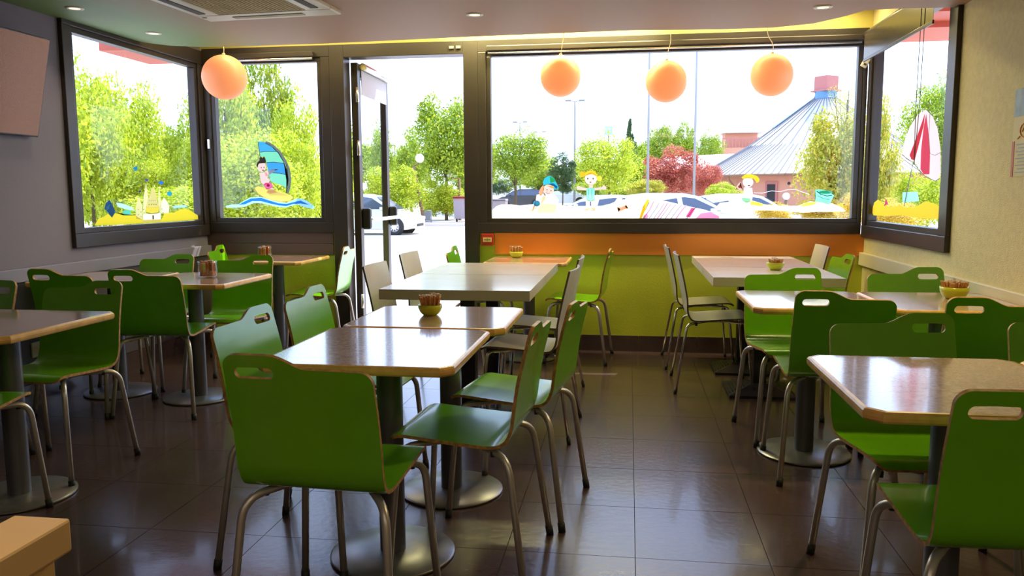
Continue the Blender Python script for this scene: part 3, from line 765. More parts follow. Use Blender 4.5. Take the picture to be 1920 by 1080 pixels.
bm = bmesh.new()
for k in range(18):
    a0, a1 = k*2*PI/18, (k+1)*2*PI/18; tube(bm, [(-.003, -.115+.045*math.cos(a0), .205+.032*math.sin(a0)), (-.003, -.115+.045*math.cos(a1), .205+.032*math.sin(a1))], .003, 4)
tube(bm, [(-.003, -.15, .205), (-.003, -.12, .23), (-.003, -.09, .20)], .003, 4); tube(bm, [(-.003, -.07, .18), (-.003, -.05, .17)], .003, 4)
mesh_obj('emblem', bm, mp_o, e)
# roller blinds
def blind_back(x0, x1, ztop, label):
    e = empty('roller_blind', ((x0+x1)/2, YB-.034, ztop), 0, label, 'blind', 'roller blinds on the windows'); hx = (x1-x0)/2
    bm = bmesh.new(); bx(bm, -hx, hx, -.05, 0, -.04, 0, 0, .006); mesh_obj('cassette', bm, M['frame'], e)
    bm = bmesh.new(); tube(bm, [(-hx+.01, -.03, -.052), (hx-.01, -.03, -.052)], .010, 10); mesh_obj('bottom_bar', bm, M['silver'], e)
    return e
blind_back(-3.36, -2.50, 2.372, 'rolled up blind along the top of the windsurfer window')
e = blind_back(-1.10, 1.66, 2.372, 'rolled up blind along the top of the wide window')
# lowered blind on the right window
e = empty('lowered_blind', (XR-.035, 0, 0), 0, 'brown roller blind partly lowered on the right-hand window', 'blind')
bm = bmesh.new(); tube(bm, [(-.03, 4.82, 2.36), (-.03, 6.24, 2.36)], .028, 12); mesh_obj('roller_tube', bm, M['frame'], e)
bm = bmesh.new(); bx(bm, -.0575, -.0562, 4.86, 6.20, 2.185, 2.36); mesh_obj('fabric', bm, M['blind'], e)
bm = bmesh.new(); bx(bm, -.062, -.050, 4.86, 6.20, 2.165, 2.186, 0, .003); mesh_obj('bottom_bar', bm, M['frame'], e)
bm = bmesh.new(); tube(bm, [(-.058, 4.99, 2.35), (-.058, 5.0, 1.75), (-.062, 5.03, 1.40), (-.058, 5.06, 1.75), (-.058, 5.05, 2.35)], .0022, 5); mesh_obj('pull_cord', bm, M['slot'], e)
# window handle catches
for yy, nm in ((1, 0),):
    bm = bmesh.new(); bx(bm, -3.445, -3.425, YB-.05, YB-.03, 1.62, 1.70, 0, .003); tag(mesh_obj('window_catch', bm, M['silver']), 'small silver catch on the left corner window frame', 'catch')
# warm ceiling spot just above the frame, washing the cream wall
s_ = bpy.data.lights.new('ceiling_spot', 'SPOT'); s_.energy = 60; s_.spot_size = math.radians(120); s_.spot_blend = .8; s_.color = (1, .75, .32); s_.shadow_soft_size = .05
so_ = bpy.data.objects.new('ceiling_spot', s_); C.objects.link(so_); so_.location = (1.25, 3.3, SOF(1.25)-.03); so_.rotation_euler = (0, math.radians(25), 0)
s_ = bpy.data.lights.new('partition_fill_spot', 'SPOT'); s_.energy = 45; s_.spot_size = math.radians(48); s_.spot_blend = .5; s_.color = (1, .80, .50); s_.shadow_soft_size = .03  # unseen spot added to brighten the low partition
so_ = bpy.data.objects.new('partition_fill_spot', s_); C.objects.link(so_); so_.location = (-1.35, 1.05, SOF(-1.35)-.03)
# low partition bottom left
e = empty('low_partition', (-1.25, 1.35, 0), 0, 'low tan partition end with a rounded square cap, bottom left corner', 'partition')
bm = bmesh.new(); bx(bm, -.078, .058, -.60, .170, .475, .55, 0, .007); mesh_obj('cap', bm, M['partition'], e)
bm = bmesh.new(); bx(bm, -.060, .028, -.585, .150, .001, .475, 0, .003); mesh_obj('body', bm, M['partition'], e)

# ------------------------------------------------------------------ outside: ground, eave
random.seed(11)
prof_g = [(6.46, -.03), (9, -.06), (15, -.18), (30, -.30), (42, -.17), (64, .15), (110, .9), (220, 2.4)]
def gz(Y):
    for i in range(len(prof_g)-1):
        if Y <= prof_g[i+1][0]:
            a, b_ = prof_g[i], prof_g[i+1]; return a[1]+(b_[1]-a[1])*max(0, (Y-a[0])/(b_[0]-a[0]))
    return 2.4
bm = bmesh.new(); rows_ = [[bm.verts.new((x, y, z)) for x in (-160, 160)] for y, z in [(-30, -.03)]+prof_g]
for i in range(len(rows_)-1): bm.faces.new((rows_[i][0], rows_[i][1], rows_[i+1][1], rows_[i+1][0]))
bmesh.ops.translate(bm, vec=(0, 0, -.10), verts=[v for v in bm.verts if v.co.y < 7])
tag(mesh_obj('ground', bm, M['asphalt']), kind='structure')
bm = bmesh.new(); bx(bm, XL-.2, XR+.2, YB+.15, 8.2, -.14, -.012); tag(mesh_obj('entrance_slab', bm, M['asphalt']), kind='structure')
bm = bmesh.new(); bx(bm, XL-1.0, XR+1.0, YB+.15, 7.22, 2.47, 2.72); bx(bm, XL-.78, XL-.2, YF, YB+.15, 2.52, 2.72); bx(bm, XR+.2, XR+1.0, YF, YB+.15, 2.47, 2.72)
for k in range(9): bx(bm, XR+.2, XR+1.0, 2.0+k*.55, 2.05+k*.55, 2.43, 2.47)
tag(mesh_obj('trim_3', bm, M['eave']), kind='structure')
def on(px, py_ground_D): return at(px, 362, py_ground_D)
# pavement behind the parked car
g0 = gz(37)
bm = bmesh.new(); bx(bm, -19, 6, 36.0, 36.35, g0-.2, g0+.14, 0, .03); tag(mesh_obj('kerb', bm, M['kerb']), kind='structure')
bm = bmesh.new(); bx(bm, -19, 6, 36.36, 42, g0-.2, g0+.12); tag(mesh_obj('pavement', bm, M['kerb']), kind='structure')

# ------------------------------------------------------------------ vegetation
def crown_mesh(n, leaf, nb, seed, squash=1.0, cone=False):
    rnd = random.Random(seed); vs = []; fs = []
    blobs = []
    for k in range(nb):
        while True:
            p = Vector((rnd.uniform(-1, 1), rnd.uniform(-1, 1), rnd.uniform(-1, 1)))
            if 0.25 < p.length < 1: break
        if cone: p = Vector((p.x*(1-p.z)*.5, p.y*(1-p.z)*.5, p.z)); r = .22*(1.15-p.z)*.6+.05
        else: p = p*.80; r = rnd.uniform(.20, .36)
        blobs.append((p, r))
    for k in range(n):
        p, r = blobs[rnd.randrange(nb)]
        d = Vector((rnd.gauss(0, 1), rnd.gauss(0, 1), rnd.gauss(0, 1))).normalized(); q = p+d*r*rnd.uniform(.65, 1.12)
        a = Vector((rnd.gauss(0, 1), rnd.gauss(0, 1), rnd.gauss(0, 1))).normalized(); b_ = a.cross(d+Vector((.01, 0, 0)))
        if b_.length < 1e-3: continue
        b_.normalize(); s = leaf*rnd.uniform(.6, 1.4); i0 = len(vs)
        vs += [q-a*s, q+b_*s*.5, q+a*s, q-b_*s*.5]; fs.append((i0, i0+1, i0+2, i0+3))
    me = bpy.data.meshes.new('foliage'); me.from_pydata([tuple(v) for v in vs], [], fs); me.update(); me.materials.append(M['leaf_lime']); return me
CM = [crown_mesh(15000, .034, 46, 1), crown_mesh(15000, .034, 38, 2), crown_mesh(15000, .030, 60, 3)]
CF = [crown_mesh(5000, .065, 34, 4), crown_mesh(5000, .065, 28, 5)]
CC = crown_mesh(3500, .06, 40, 6, cone=True)
CS = crown_mesh(5200, .022, 44, 8)
tcount = 0
def tree(px, top, hw_, bot, D, leafm, label, name='tree', near=True, mesh=None, trunk=True, group='trees and shrubs outside'):
    global tcount; tcount += 1
    c = at(px, (top+bot)/2, D); R = hw_*D/F_PX; H_2 = (bot-top)/2*D/F_PX
    g = gz(D)
    e = empty(name, (c.x, D, g), 0, label, 'tree' if name == 'tree' else 'shrub', group)
    me = mesh or (CM[tcount % 3] if near else CF[tcount % 2])
    o = bpy.data.objects.new('foliage', me); C.objects.link(o); o.parent = e; o.location = (0, 0, c.z-g); o.scale = (R, R, H_2); o.rotation_euler = (0, 0, tcount*1.3)
    o.material_slots[0].link = 'OBJECT'; o.material_slots[0].material = M[leafm]; o['kind'] = 'stuff'
    if trunk:
        bm = bmesh.new(); ht = max(.3, c.z-g+H_2*.3); r = max(.04, R*.045)
        tube(bm, [(0, 0, -.05), (.02*R, 0, ht*.4), (-.03*R, .01, ht)], r, 8, r_end=r*.4)
        for k in range(5):
            a = k*2*PI/5+tcount; tube(bm, [(0, 0, ht*.45), (R*.3*math.cos(a), R*.3*math.sin(a), ht*.8), (R*.55*math.cos(a), R*.55*math.sin(a), ht*1.05)], r*.5, 5, r_end=r*.15)
        mesh_obj('trunk', bm, M['bark'], e)
    return e
for t in [
 (60, 40, 130, 440, 15, 'leaf_lime', 'tall lime tree at the outer edge of the left window'),
 (165, 78, 100, 440, 17, 'leaf_lime', 'leafy lime tree filling the left half of the left window'),
 (235, 125, 85, 440, 19, 'leaf_lime', 'lime tree in the middle of the left window'),
 (290, 215, 75, 440, 21, 'leaf_lime', 'lower lime tree right of the middle in the left window'),
 (345, 190, 60, 440, 23, 'leaf_green', 'green tree at the right edge of the left window'),
 (425, 75, 85, 440, 22, 'leaf_lime', 'tall lime tree behind the left globe lamp'),
 (500, 60, 75, 440, 24, 'leaf_green', 'tall green tree behind the windsurfer window'),
 (560, 150, 60, 440, 20, 'leaf_lime', 'lime tree at the right of the windsurfer window'),
 (470, 235, 110, 450, 16, 'leaf_lime', 'broad lime bush behind the painted windsurfer'),
 (640, 190, 50, 430, 34, 'leaf_green', 'green tree behind the hinges of the open door'),
 (715, 212, 34, 400, 42, 'leaf_green', 'slender green tree just right of the open door leaf'),
 (835, 172, 78, 345, 40, 'leaf_green', 'large round green tree seen through the doorway'),
 (770, 240, 38, 380, 46, 'leaf_green', 'green tree behind the leaning lamp post'),
 (965, 236, 78, 352, 46, 'leaf_green', 'broad green tree at the left of the wide window'),
 (905, 260, 40, 352, 50, 'leaf_green', 'green tree behind the door post'),
 (1055, 285, 32, 352, 60, 'leaf_dark', 'small dark tree left of the painted girl'),
 (1142, 243, 66, 366, 40, 'leaf_lime', 'spreading yellow-green tree between the lamp post and the flagpole'),
 (1240, 232, 42, 330, 90, 'leaf_green', 'distant green tree behind the left flagpole'),
 (1282, 228, 30, 320, 92, 'leaf_green', 'distant green tree between the two flagpoles'),
 (1330, 240, 32, 330, 88, 'leaf_green', 'distant green tree right of the right flagpole'),
 (1570, 205, 74, 400, 18, 'leaf_gold', 'yellow-green tree before the pointed roof'),
 (1650, 185, 38, 430, 16, 'leaf_gold', 'golden tree at the left edge of the right window'),
 (1748, 140, 62, 330, 26, 'leaf_green', 'green tree behind the painted parasol')]:
    tree(*t)
for t in [
 (735, 305, 70, 412, 36, 'leaf_lime', 'pale lime bush behind the cream car'),
 (815, 325, 55, 408, 40, 'leaf_lime', 'lime bush right of the leaning lamp post'),
 (850, 345, 40, 408, 41, 'leaf_lime', 'lime bush beside the grey bin'),
 (1062, 342, 16, 364, 60, 'leaf_dark', 'round clipped dark shrub near the tall lamp post'),
 (1262, 275, 62, 366, 52, 'leaf_red', 'large red-leaved bush before the low wing'),
 (1320, 300, 35, 366, 50, 'leaf_red', 'smaller red bush beside the right flagpole'),
 (1215, 335, 45, 372, 46, 'leaf_gold', 'yellow-green bush below the red one'),
 (1356, 342, 36, 374, 46, 'leaf_lime', 'clipped lime hedge piece before the salmon wall'),
 (1450, 378, 45, 418, 22, 'leaf_orange', 'low orange shrub left of the painted bucket'),
 (1535, 372, 55, 420, 17, 'leaf_orange', 'low orange and green shrub under the painted bucket'),
 (1600, 362, 40, 420, 14, 'leaf_orange', 'orange shrub at the right end of the wide window'),
 (1680, 372, 60, 440, 11, 'leaf_orange', 'orange shrub along the bottom of the right window'),
 (1720, 320, 60, 430, 20, 'leaf_lime', 'pale lime bush below the painted parasol'),
 (640, 330, 70, 440, 30, 'leaf_lime', 'lime bush behind the open door hinges'),
 (340, 330, 120, 455, 15, 'leaf_lime', 'low lime bush behind the painted sand castle')]:
    tree(*t[:7], name='shrub', trunk=False)
for t in [
 (110, 230, 110, 445, 22, 'leaf_green', 'green tree behind the tall lime tree in the left window'),
 (200, 200, 90, 445, 24, 'leaf_lime', 'lime tree in the second row of the left window'),
 (270, 270, 90, 445, 18, 'leaf_lime', 'low lime tree behind the castle flags'),
 (375, 240, 70, 445, 19, 'leaf_lime', 'lime tree behind the left corner post'),
 (540, 240, 70, 445, 18, 'leaf_lime', 'lime tree right of the painted sail'),
 (600, 300, 60, 440, 26, 'leaf_green', 'green tree behind the left door post'),
 (770, 268, 50, 380, 52, 'leaf_green', 'green tree filling the gap behind the leaning lamp post'),
 (880, 250, 50, 375, 52, 'leaf_green', 'green tree behind the right door post'),
 (1010, 300, 45, 362, 64, 'leaf_green', 'green tree under the most distant street lamp'),
 (1100, 300, 45, 362, 66, 'leaf_green', 'green tree behind the painted girl'),
 (1185, 285, 40, 362, 60, 'leaf_green', 'green tree left of the red bush')]:
    tree(*t)
for t in [
 (940, 330, 40, 368, 66, 'leaf_dark', 'dark hedge piece at the left edge of the wide window'),
 (1030, 335, 40, 366, 70, 'leaf_dark', 'dark hedge piece behind the painted cap'),
 (1115, 335, 45, 370, 56, 'leaf_green', 'green hedge piece right of the painted girl'),
 (1165, 340, 40, 372, 50, 'leaf_green', 'green hedge piece above the hidden white car'),
 (700, 350, 50, 405, 41, 'leaf_green', 'green bush seen through the open door leaf')]:
    tree(*t[:7], name='shrub', trunk=False)
tree(1180, 222, 24, 330, 95, 'leaf_dark', 'dark conifer tip above the spreading yellow-green tree', mesh=CC)
tree(1590, 150, 45, 260, 18, 'leaf_gold', 'sparse golden treetop twigs right of the chimney', mesh=CS)
# distant tree line
for k, (px, top, hw_) in enumerate(((1000, 290, 50), (1105, 300, 40), (1380, 290, 40), (1200, 265, 40), (680, 260, 60), (250, 250, 200), (1690, 250, 90))):
    tree(px, top, hw_, 362, 120, 'leaf_green', 'distant tree line crown, '+('left of the tall lamp post', 'right of the tall lamp post', 'behind the conical roof edge', 'behind the left flagpole', 'far behind the open door leaf', 'far beyond the left window', 'far beyond the right window')[k], near=False, trunk=False)

# ------------------------------------------------------------------ cars
def car(px_c, D, length, height, paint, label, facing=1, low=None):
    c = at(px_c, 362, D); g = gz(D) if low is None else low
    e = empty('car', (c.x, D, g), 0 if facing > 0 else PI, label, 'car', 'parked cars')
    L, Hh, Wd_ = length/2, height, .86
    low_p = [(-L, .32), (-L+.04, .75), (-L+.12, .92), (-L*.45, .95), (L*.42, .95), (L*.75, .84), (L-.10, .68), (L, .50), (L-.02, .28), (L-.3, .20), (-L+.25, .20)]
    top_p = [(-L+.14, .90), (-L+.42, Hh-.10), (-L*.45, Hh), (L*.02, Hh-.01), (L*.22, Hh-.10), (L*.62, .90)]
    def loft(bm, prof, ws, mi=0):
        rings = [[bm.verts.new((x*(1 if abs(w_) < .8 else .985), w_, z if abs(w_) < .8 else .5+(z-.5)*.96)) for x, z in prof] for w_ in ws]
        for i in range(len(rings)-1):
            for k in range(len(prof)):
                k2 = (k+1) % len(prof); f = bm.faces.new((rings[i][k], rings[i][k2], rings[i+1][k2], rings[i+1][k])); f.material_index = mi; f.smooth = False
        bm.faces.new(rings[0]); bm.faces.new(rings[-1][::-1])
    bm = bmesh.new(); loft(bm, low_p, (-Wd_, -Wd_*.9, Wd_*.9, Wd_))
    bmesh.ops.bevel(bm, geom=list(bm.edges), offset=.025, segments=2, affect='EDGES'); mesh_obj('body', bm, paint, e, 'angle')
    bm = bmesh.new(); n = len(top_p)
    A = [[bm.verts.new((x, s*(Wd_-.05-(.18 if z > 1.0 else 0)), z)) for x, z in top_p] for s in (-1, 1)]
    for k in range(n):
        k2 = (k+1) % n
        if k2 == 0: continue
        bm.faces.new((A[0][k], A[0][k2], A[1][k2], A[1][k]))
    bm.faces.new(A[0][::-1]); bm.faces.new(A[1]); bm.faces.new((A[0][-1], A[0][0], A[1][0], A[1][-1]))
    bmesh.ops.bevel(bm, geom=list(bm.edges), offset=.03, segments=2, affect='EDGES'); mesh_obj('cabin', bm, paint, e, 'angle')
    def side(x, z, s): # point on the cabin side
        t = (z-.90)/(Hh-.10-.90); return Vector((x, s*(Wd_-.05-.18*min(1, max(0, t))+.006), z))
    for s in (-1, 1):
        for nm, q in (('side_window', [(-L+.38, .98), (-L+.55, Hh-.14), (-L*.06, Hh-.11), (-L*.02, .98)]), ('side_window', [(L*.04, .98), (L*.0, Hh-.11), (L*.17, Hh-.16), (L*.50, .98)])):
            bm = bmesh.new(); bm.faces.new([bm.verts.new(side(x, z, s)) for x, z in q])
            r_ = bmesh.ops.extrude_face_region(bm, geom=list(bm.faces)); bmesh.ops.translate(bm, vec=(0, s*.006, 0), verts=[v for v in r_['geom'] if isinstance(v, bmesh.types.BMVert)])
            mesh_obj(nm, bm, M['carglass'], e)
    for nm, (xa, za), (xb, zb) in (('windscreen', (L*.25, Hh-.13), (L*.58, .96)), ('rear_window', (-L+.40, Hh-.15), (-L+.18, .99))):
        bm = bmesh.new(); nx = .012 if nm == 'windscreen' else -.012
        q = [(xa+nx, -.60, za+.012), (xa+nx, .60, za+.012), (xb+nx, .74, zb+.012), (xb+nx, -.74, zb+.012)]
        f = bm.faces.new([bm.verts.new(p) for p in q]); r_ = bmesh.ops.extrude_face_region(bm, geom=[f]); bmesh.ops.translate(bm, vec=(nx*.6, 0, .006), verts=[v for v in r_['geom'] if isinstance(v, bmesh.types.BMVert)])
        mesh_obj(nm, bm, M['carglass'], e)
    for x in (-L*.62, L*.62):
        for s in (-1, 1):
            def wl(prof): 
                b2 = bmesh.new(); lathe(b2, prof, 28); bmesh.ops.rotate(b2, matrix=Matrix.Rotation(-s*PI/2, 3, 'X'), verts=b2.verts); bmesh.ops.translate(b2, vec=(x, s*(Wd_-.10), .315), verts=b2.verts); return b2
            mesh_obj('wheel_arch', wl([(0, .104), (.375, .104), (.375, .100)]), M['tyre'], e)
            ty = mesh_obj('wheel', wl([(.20, .0), (.315, .0), (.315, .09), (.29, .135), (.20, .135), (.20, .0)]), M['tyre'], e, 'angle')
            b2 = wl([(0, .125), (.06, .135), (.205, .118), (.205, .10)])
            mesh_obj('wheel_cover', b2, M['rim'], ty)
            b2 = bmesh.new()
            for k in range(9):
                a = k*2*PI/9; bx(b2, .10, .17, -.016, .016, .122, .135); vs = b2.verts[-8:] if False else list(b2.verts)[-8:]
                bmesh.ops.rotate(b2, matrix=Matrix.Rotation(a, 3, 'Z'), verts=vs)
            bmesh.ops.rotate(b2, matrix=Matrix.Rotation(-s*PI/2, 3, 'X'), verts=b2.verts); bmesh.ops.translate(b2, vec=(x, s*(Wd_-.10), .315), verts=b2.verts)
            tag(mesh_obj('wheel_slot', b2, M['tyre'], ty), kind='stuff')
    for s in (-1, 1):
        bm = bmesh.new(); bx(bm, L-.16, L-.01, s*.70-.12, s*.70+.12, .56, .68, 0, .02); mesh_obj('headlamp', bm, M['silver'], e)
        bm = bmesh.new(); bx(bm, L*.36, L*.44, s*.90-.07, s*.90+.07, .95, 1.05, 0, .02); mesh_obj('mirror', bm, paint, e)
    bm = bmesh.new(); bx(bm, L-.03, L+.012, -.45, .45, .32, .42); mesh_obj('grille', bm, M['tyre'], e)
    return e
car(690, 30, 4.1, 1.55, M['paint_cream'], 'cream compact car parked outside the open door, wheel and bonnet visible')
car(1275, 24, 4.4, 1.49, M['paint_white'], 'white car with dark side windows behind the painted beach towel')
car(1400, 30, 4.2, 1.50, M['paint_white'], 'second white car, right of the one behind the painted towel')
car(1120, 34, 4.2, 1.42, M['paint_white'], 'white car half hidden behind the painted girl and towel', -1)
car(978, 62, 3.9, 1.45, M['paint_dark'], 'dark car parked under the broad green tree', -1)
car(1062, 68, 3.8, 1.2, M['paint_white'], 'small distant white car beside the tall lamp post')

# ------------------------------------------------------------------ poles, lamps, bins
def dbl_lamp(px, top, D, label):
    a = at(px, top, D); g = gz(D); h_ = a.z-g
    e = empty('street_lamp', (a.x, D, g), 0, label, 'street lamp', 'twin-headed street lamps')
    bm = bmesh.new(); tube(bm, [(0, 0, 0), (0, 0, h_)], .095, 8, r_end=.05); mesh_obj('pole', bm, M['pole'], e)
    for s in (-1, 1):
        bm = bmesh.new(); tube(bm, [(0, 0, h_-.05), (s*.35, 0, h_+.05)], .03, 6); mesh_obj('arm', bm, M['pole'], e)
        bm = bmesh.new(); bx(bm, min(s*.3, s*.75), max(s*.3, s*.75), -.12, .12, h_, h_+.12, 0, .03); mesh_obj('lamp_head', bm, M['pole'], e)
    return e
dbl_lamp(1078, 190, 62, 'tall twin-headed street lamp left of the middle globe pendant')
dbl_lamp(975, 230, 84, 'twin-headed street lamp above the broad green tree')
dbl_lamp(1012, 248, 100, 'most distant twin-headed street lamp, shortest in view')
for px, lab in ((1214, 'white flagpole behind the middle globe pendant'), (1301, 'white flagpole left of the pointed roof building')):
    a = at(px, 362, 44); e = empty('flagpole', (a.x, 44, gz(44)), 0, lab, 'pole', 'white flagpoles')
    bm = bmesh.new(); tube(bm, [(0, 0, 0), (0, 0, 12)], .075, 10, r_end=.05); mesh_obj('pole', bm, M['pole_white'], e)
    bm = bmesh.new(); tube(bm, [(0, 0, 0), (0, 0, .12)], .16, 12); mesh_obj('foot', bm, M['pole'], e)
    bm = bmesh.new(); lathe(bm, [(0, 12), (.09, 12.05), (.09, 12.15), (0, 12.2)], 10); mesh_obj('finial', bm, M['pole_white'], e)
def globe_lamp(bx_, by_, tx_, ty_, gx, gy, rpx, D, label):
    g = gz(D); p0 = at(bx_, by_, D); p1 = at(tx_, ty_, D); gc = at(gx, gy, D); R = rpx*D/F_PX
    e = empty('globe_street_lamp', (p0.x, D, g), 0, label, 'street lamp', 'white globe street lamps')
    rel = lambda v: Vector((v.x-p0.x, 0, v.z-g))
    bm = bmesh.new(); tube(bm, [(0, 0, -.05), rel(p1)], .085, 8, r_end=.06); mesh_obj('post', bm, M['rust_pole'], e)
    bm = bmesh.new(); tube(bm, [rel(p1), rel(gc)-Vector((0, 0, R*.8))], .035, 6); mesh_obj('bracket', bm, M['rust_pole'], e)
    bm = bmesh.new(); bmesh.ops.create_uvsphere(bm, u_segments=16, v_segments=10, radius=R, matrix=Matrix.Translation(rel(gc))); mesh_obj('globe', bm, M['globe'], e, True)
globe_lamp(796, 408, 776, 312, 787, 297, 8.5, 37, 'leaning brown lamp post with a white globe seen through the doorway')
globe_lamp(862, 408, 861, 335, 843, 328, 6, 40, 'white globe lamp in front of the large tree through the doorway')
globe_lamp(1474, 400, 1474, 376, 1474, 368, 6.5, 30, 'low white globe lamp before the salmon wall')
a = at(742, 362, 60); e = empty('street_lamp', (a.x, 60, gz(60)), 0, 'thin single lamp pole behind the bushes through the doorway', 'street lamp')
bm = bmesh.new(); tube(bm, [(0, 0, 0), (0, 0, 4.8)], .06, 6); mesh_obj('pole', bm, M['pole'], e)
bm = bmesh.new(); bx(bm, -.55, .05, -.08, .08, 4.76, 4.86); mesh_obj('lamp_head', bm, M['pole'], e)
def wheelie_bin(px0, px1, top, D, label, lidm):
    a, b_ = at(px0, 362, D), at(px1, 362, D); g = gz(D) if not 36.3 < D < 42 else g0+.12; w_ = (b_.x-a.x)/2; t = at(px0, top, D).z-g
    e = empty('waste_bin', ((a.x+b_.x)/2, D, g), 0, label, 'bin', 'large waste bins')
    bm = bmesh.new(); vs = bx(bm, -w_*.88, w_*.88, -.4, .4, .16, t-.12)
    for v in vs:
        if v.co.z > .3: v.co.x *= 1.12; v.co.y *= 1.1
    mesh_obj('body', bm, M['bin'], e)
    bm = bmesh.new(); bx(bm, -w_*1.02, w_*1.02, -.47, .47, t-.12, t, 0, .03); mesh_obj('lid', bm, lidm, e)
    for sx in (-.75, .75):
        bm = bmesh.new(); tube(bm, [(sx*w_, -.25, .09), (sx*w_+.06, -.25, .09)], .088, 10); mesh_obj('castor', bm, M['tyre'], e)
    bm = bmesh.new(); tube(bm, [(-w_*1.0, -.5, t-.06), (w_*1.0, -.5, t-.06)], .02, 6); mesh_obj('handle', bm, M['tyre'], e)
wheelie_bin(853, 884, 368, 38, 'grey waste bin with a red lid at the right edge of the doorway', M['red'])
wheelie_bin(926, 950, 373, 40, 'grey waste bin low at the left edge of the wide window', M['bin'])
e = empty('metal_rack', (at(800, 362, 37).x, 37, g0+.12), 0, 'small pale metal rack at the foot of the leaning lamp post', 'rack')
bm = bmesh.new()
for sx in (-.2, .2): tube(bm, [(sx, 0, 0), (sx, 0, .55)], .03, 6)
for zz in (.05, .55): tube(bm, [(-.2, 0, zz), (.2, 0, zz)], .03, 6)
tag(mesh_obj('frame', bm, M['pole_white'], e), kind='stuff')
bm = bmesh.new(); bx(bm, -.16, .16, -.02, .02, .1, .5); mesh_obj('panel', bm, M['pole'], e)

# ------------------------------------------------------------------ round pavilion with conical roof
D = 60; ctr = at(1541, 362, D+6); g = gz(D); cx_, cyy = ctr.x, D+6
k_ = (D+6)/60
zt = at(1540, 172, D+6).z-1.25; ze = 2.50; Rr = 9.6; N = 20
e = empty('pavilion', (cx_, cyy, g), 0, 'round salmon building with a pale conical metal roof and chimney', 'building')
def rg(bm, r, z, n=N): return [bm.verts.new((r*math.cos(2*PI*(k+.5)/n), r*math.sin(2*PI*(k+.5)/n), z-g)) for k in range(n)]
bm = bmesh.new(); zt2 = g+(zt-g)*1.0
r0 = rg(bm, Rr, ze); r1 = rg(bm, Rr*.60, ze+2.25); r2_ = rg(bm, .75, zt2+.75)
for A, B in ((r0, r1), (r1, r2_)):
    for k in range(N): bm.faces.new((A[k], A[(k+1) % N], B[(k+1) % N], B[k]))
bm.faces.new(r2_); rb = rg(bm, Rr, ze-.12)
for k in range(N): f = bm.faces.new((rb[k], rb[(k+1) % N], r0[(k+1) % N], r0[k]))
bm.faces.new(rb[::-1])
mesh_obj('roof', bm, M['roof'], e)
bm = bmesh.new()
for k in range(120):
    a = 2*PI*k/120; P0 = Vector((Rr*math.cos(a), Rr*math.sin(a), ze-g+.02)); P1 = Vector((Rr*.60*math.cos(a), Rr*.60*math.sin(a), ze+2.25-g+.03)); P2 = Vector((.8*math.cos(a), .8*math.sin(a), zt2+.75-g))
    tube(bm, [P0, P1], .028, 4, cap=False)
    if k % 3 == 0: tube(bm, [P1, P2], .028, 4, cap=False)
tag(mesh_obj('roof_seam', bm, M['roof_seam'], e), kind='stuff')
bm = bmesh.new(); q0 = rg(bm, Rr-.9, g-.2); q1 = rg(bm, Rr-.9, ze)
for k in range(N): bm.faces.new((q0[k], q0[(k+1) % N], q1[(k+1) % N], q1[k]))
mesh_obj('wall', bm, M['terracotta'], e)
bm = bmesh.new()
for k in range(N):
    a, b_ = [(Rr*1.005*math.cos(2*PI*(j+.5)/N), Rr*1.005*math.sin(2*PI*(j+.5)/N), ze-g-.06) for j in (k, k+1)]; tube(bm, [a, b_], .09, 6)
mesh_obj('gutter', bm, M['rust_pole'], e)
bm = bmesh.new(); lathe(bm, [(1.15, zt2+.45-g), (.95, zt2+.55-g), (.82, zt2+1.0-g), (.82, zt2+1.25-g), (0, zt2+1.25-g)], 12); mesh_obj('chimney_collar', bm, M['blue_metal'], e, 'angle')
zc = zt2+1.25-g
bm = bmesh.new(); bx(bm, -.62, .62, -.62, .62, zc, zc+1.15, 0, .02); bx(bm, -.80, .80, -.80, .80, zc-.02, zc+.10, 0, .02)
ch = mesh_obj('chimney', bm, M['chimney'], e); ch.rotation_euler = (0, 0, math.radians(35))
# blue flashing strip down the left of the roof
bm = bmesh.new(); a1_, a2_ = math.radians(171), math.radians(190)
vs = []
for t in (0, .5, 1.0):
    r_ = .8+(Rr*.60-.8)*t*.62; z_ = zt2+.75-g+((ze+2.25)-(zt2+.75))*t*.62+.06
    vs.append([bm.verts.new((r_*math.cos(x), r_*math.sin(x), z_)) for x in (a1_, a2_)])
for i in range(2): bm.faces.new((vs[i][0], vs[i][1], vs[i+1][1], vs[i+1][0]))
r_ = bmesh.ops.extrude_face_region(bm, geom=list(bm.faces)); bmesh.ops.translate(bm, vec=(0, 0, .06), verts=[v for v in r_['geom'] if isinstance(v, bmesh.types.BMVert)])
mesh_obj('flashing', bm, M['blue_metal'], e)
# door, vent, downpipe on the side facing the restaurant
def onwall(px): 
    d = ray(px, 362); d = Vector((d.x, d.y)); d.normalize(); c_ = Vector((cx_, cyy)); bq = -c_.dot(d); cq = c_.dot(c_)-(Rr-.95)**2; t = -bq-math.sqrt(bq*bq-cq); return d*t
p = onwall(1446); bm = bmesh.new(); th_ = math.atan2(p.y-cyy, p.x-cx_)
bx(bm, -.08, .04, -.45, .45, 0, 1.9); dr = mesh_obj('door', bm, M['chimney'], e); dr.location = (p.x-cx_, p.y-cyy, 0); dr.rotation_euler = (0, 0, th_)
bm = bmesh.new(); bx(bm, .0405, .06, -.30, .30, .3, 1.7); mesh_obj('door_panel', bm, M['tyre'], dr)
p = onwall(1479); bm = bmesh.new(); tube(bm, [(-.05, 0, 0), (.06, 0, 0)], .11, 12); vt = mesh_obj('vent', bm, M['tyre'], e); vt.location = (p.x-cx_, p.y-cyy, 1.75); vt.rotation_euler = (0, 0, math.atan2(p.y-cyy, p.x-cx_))
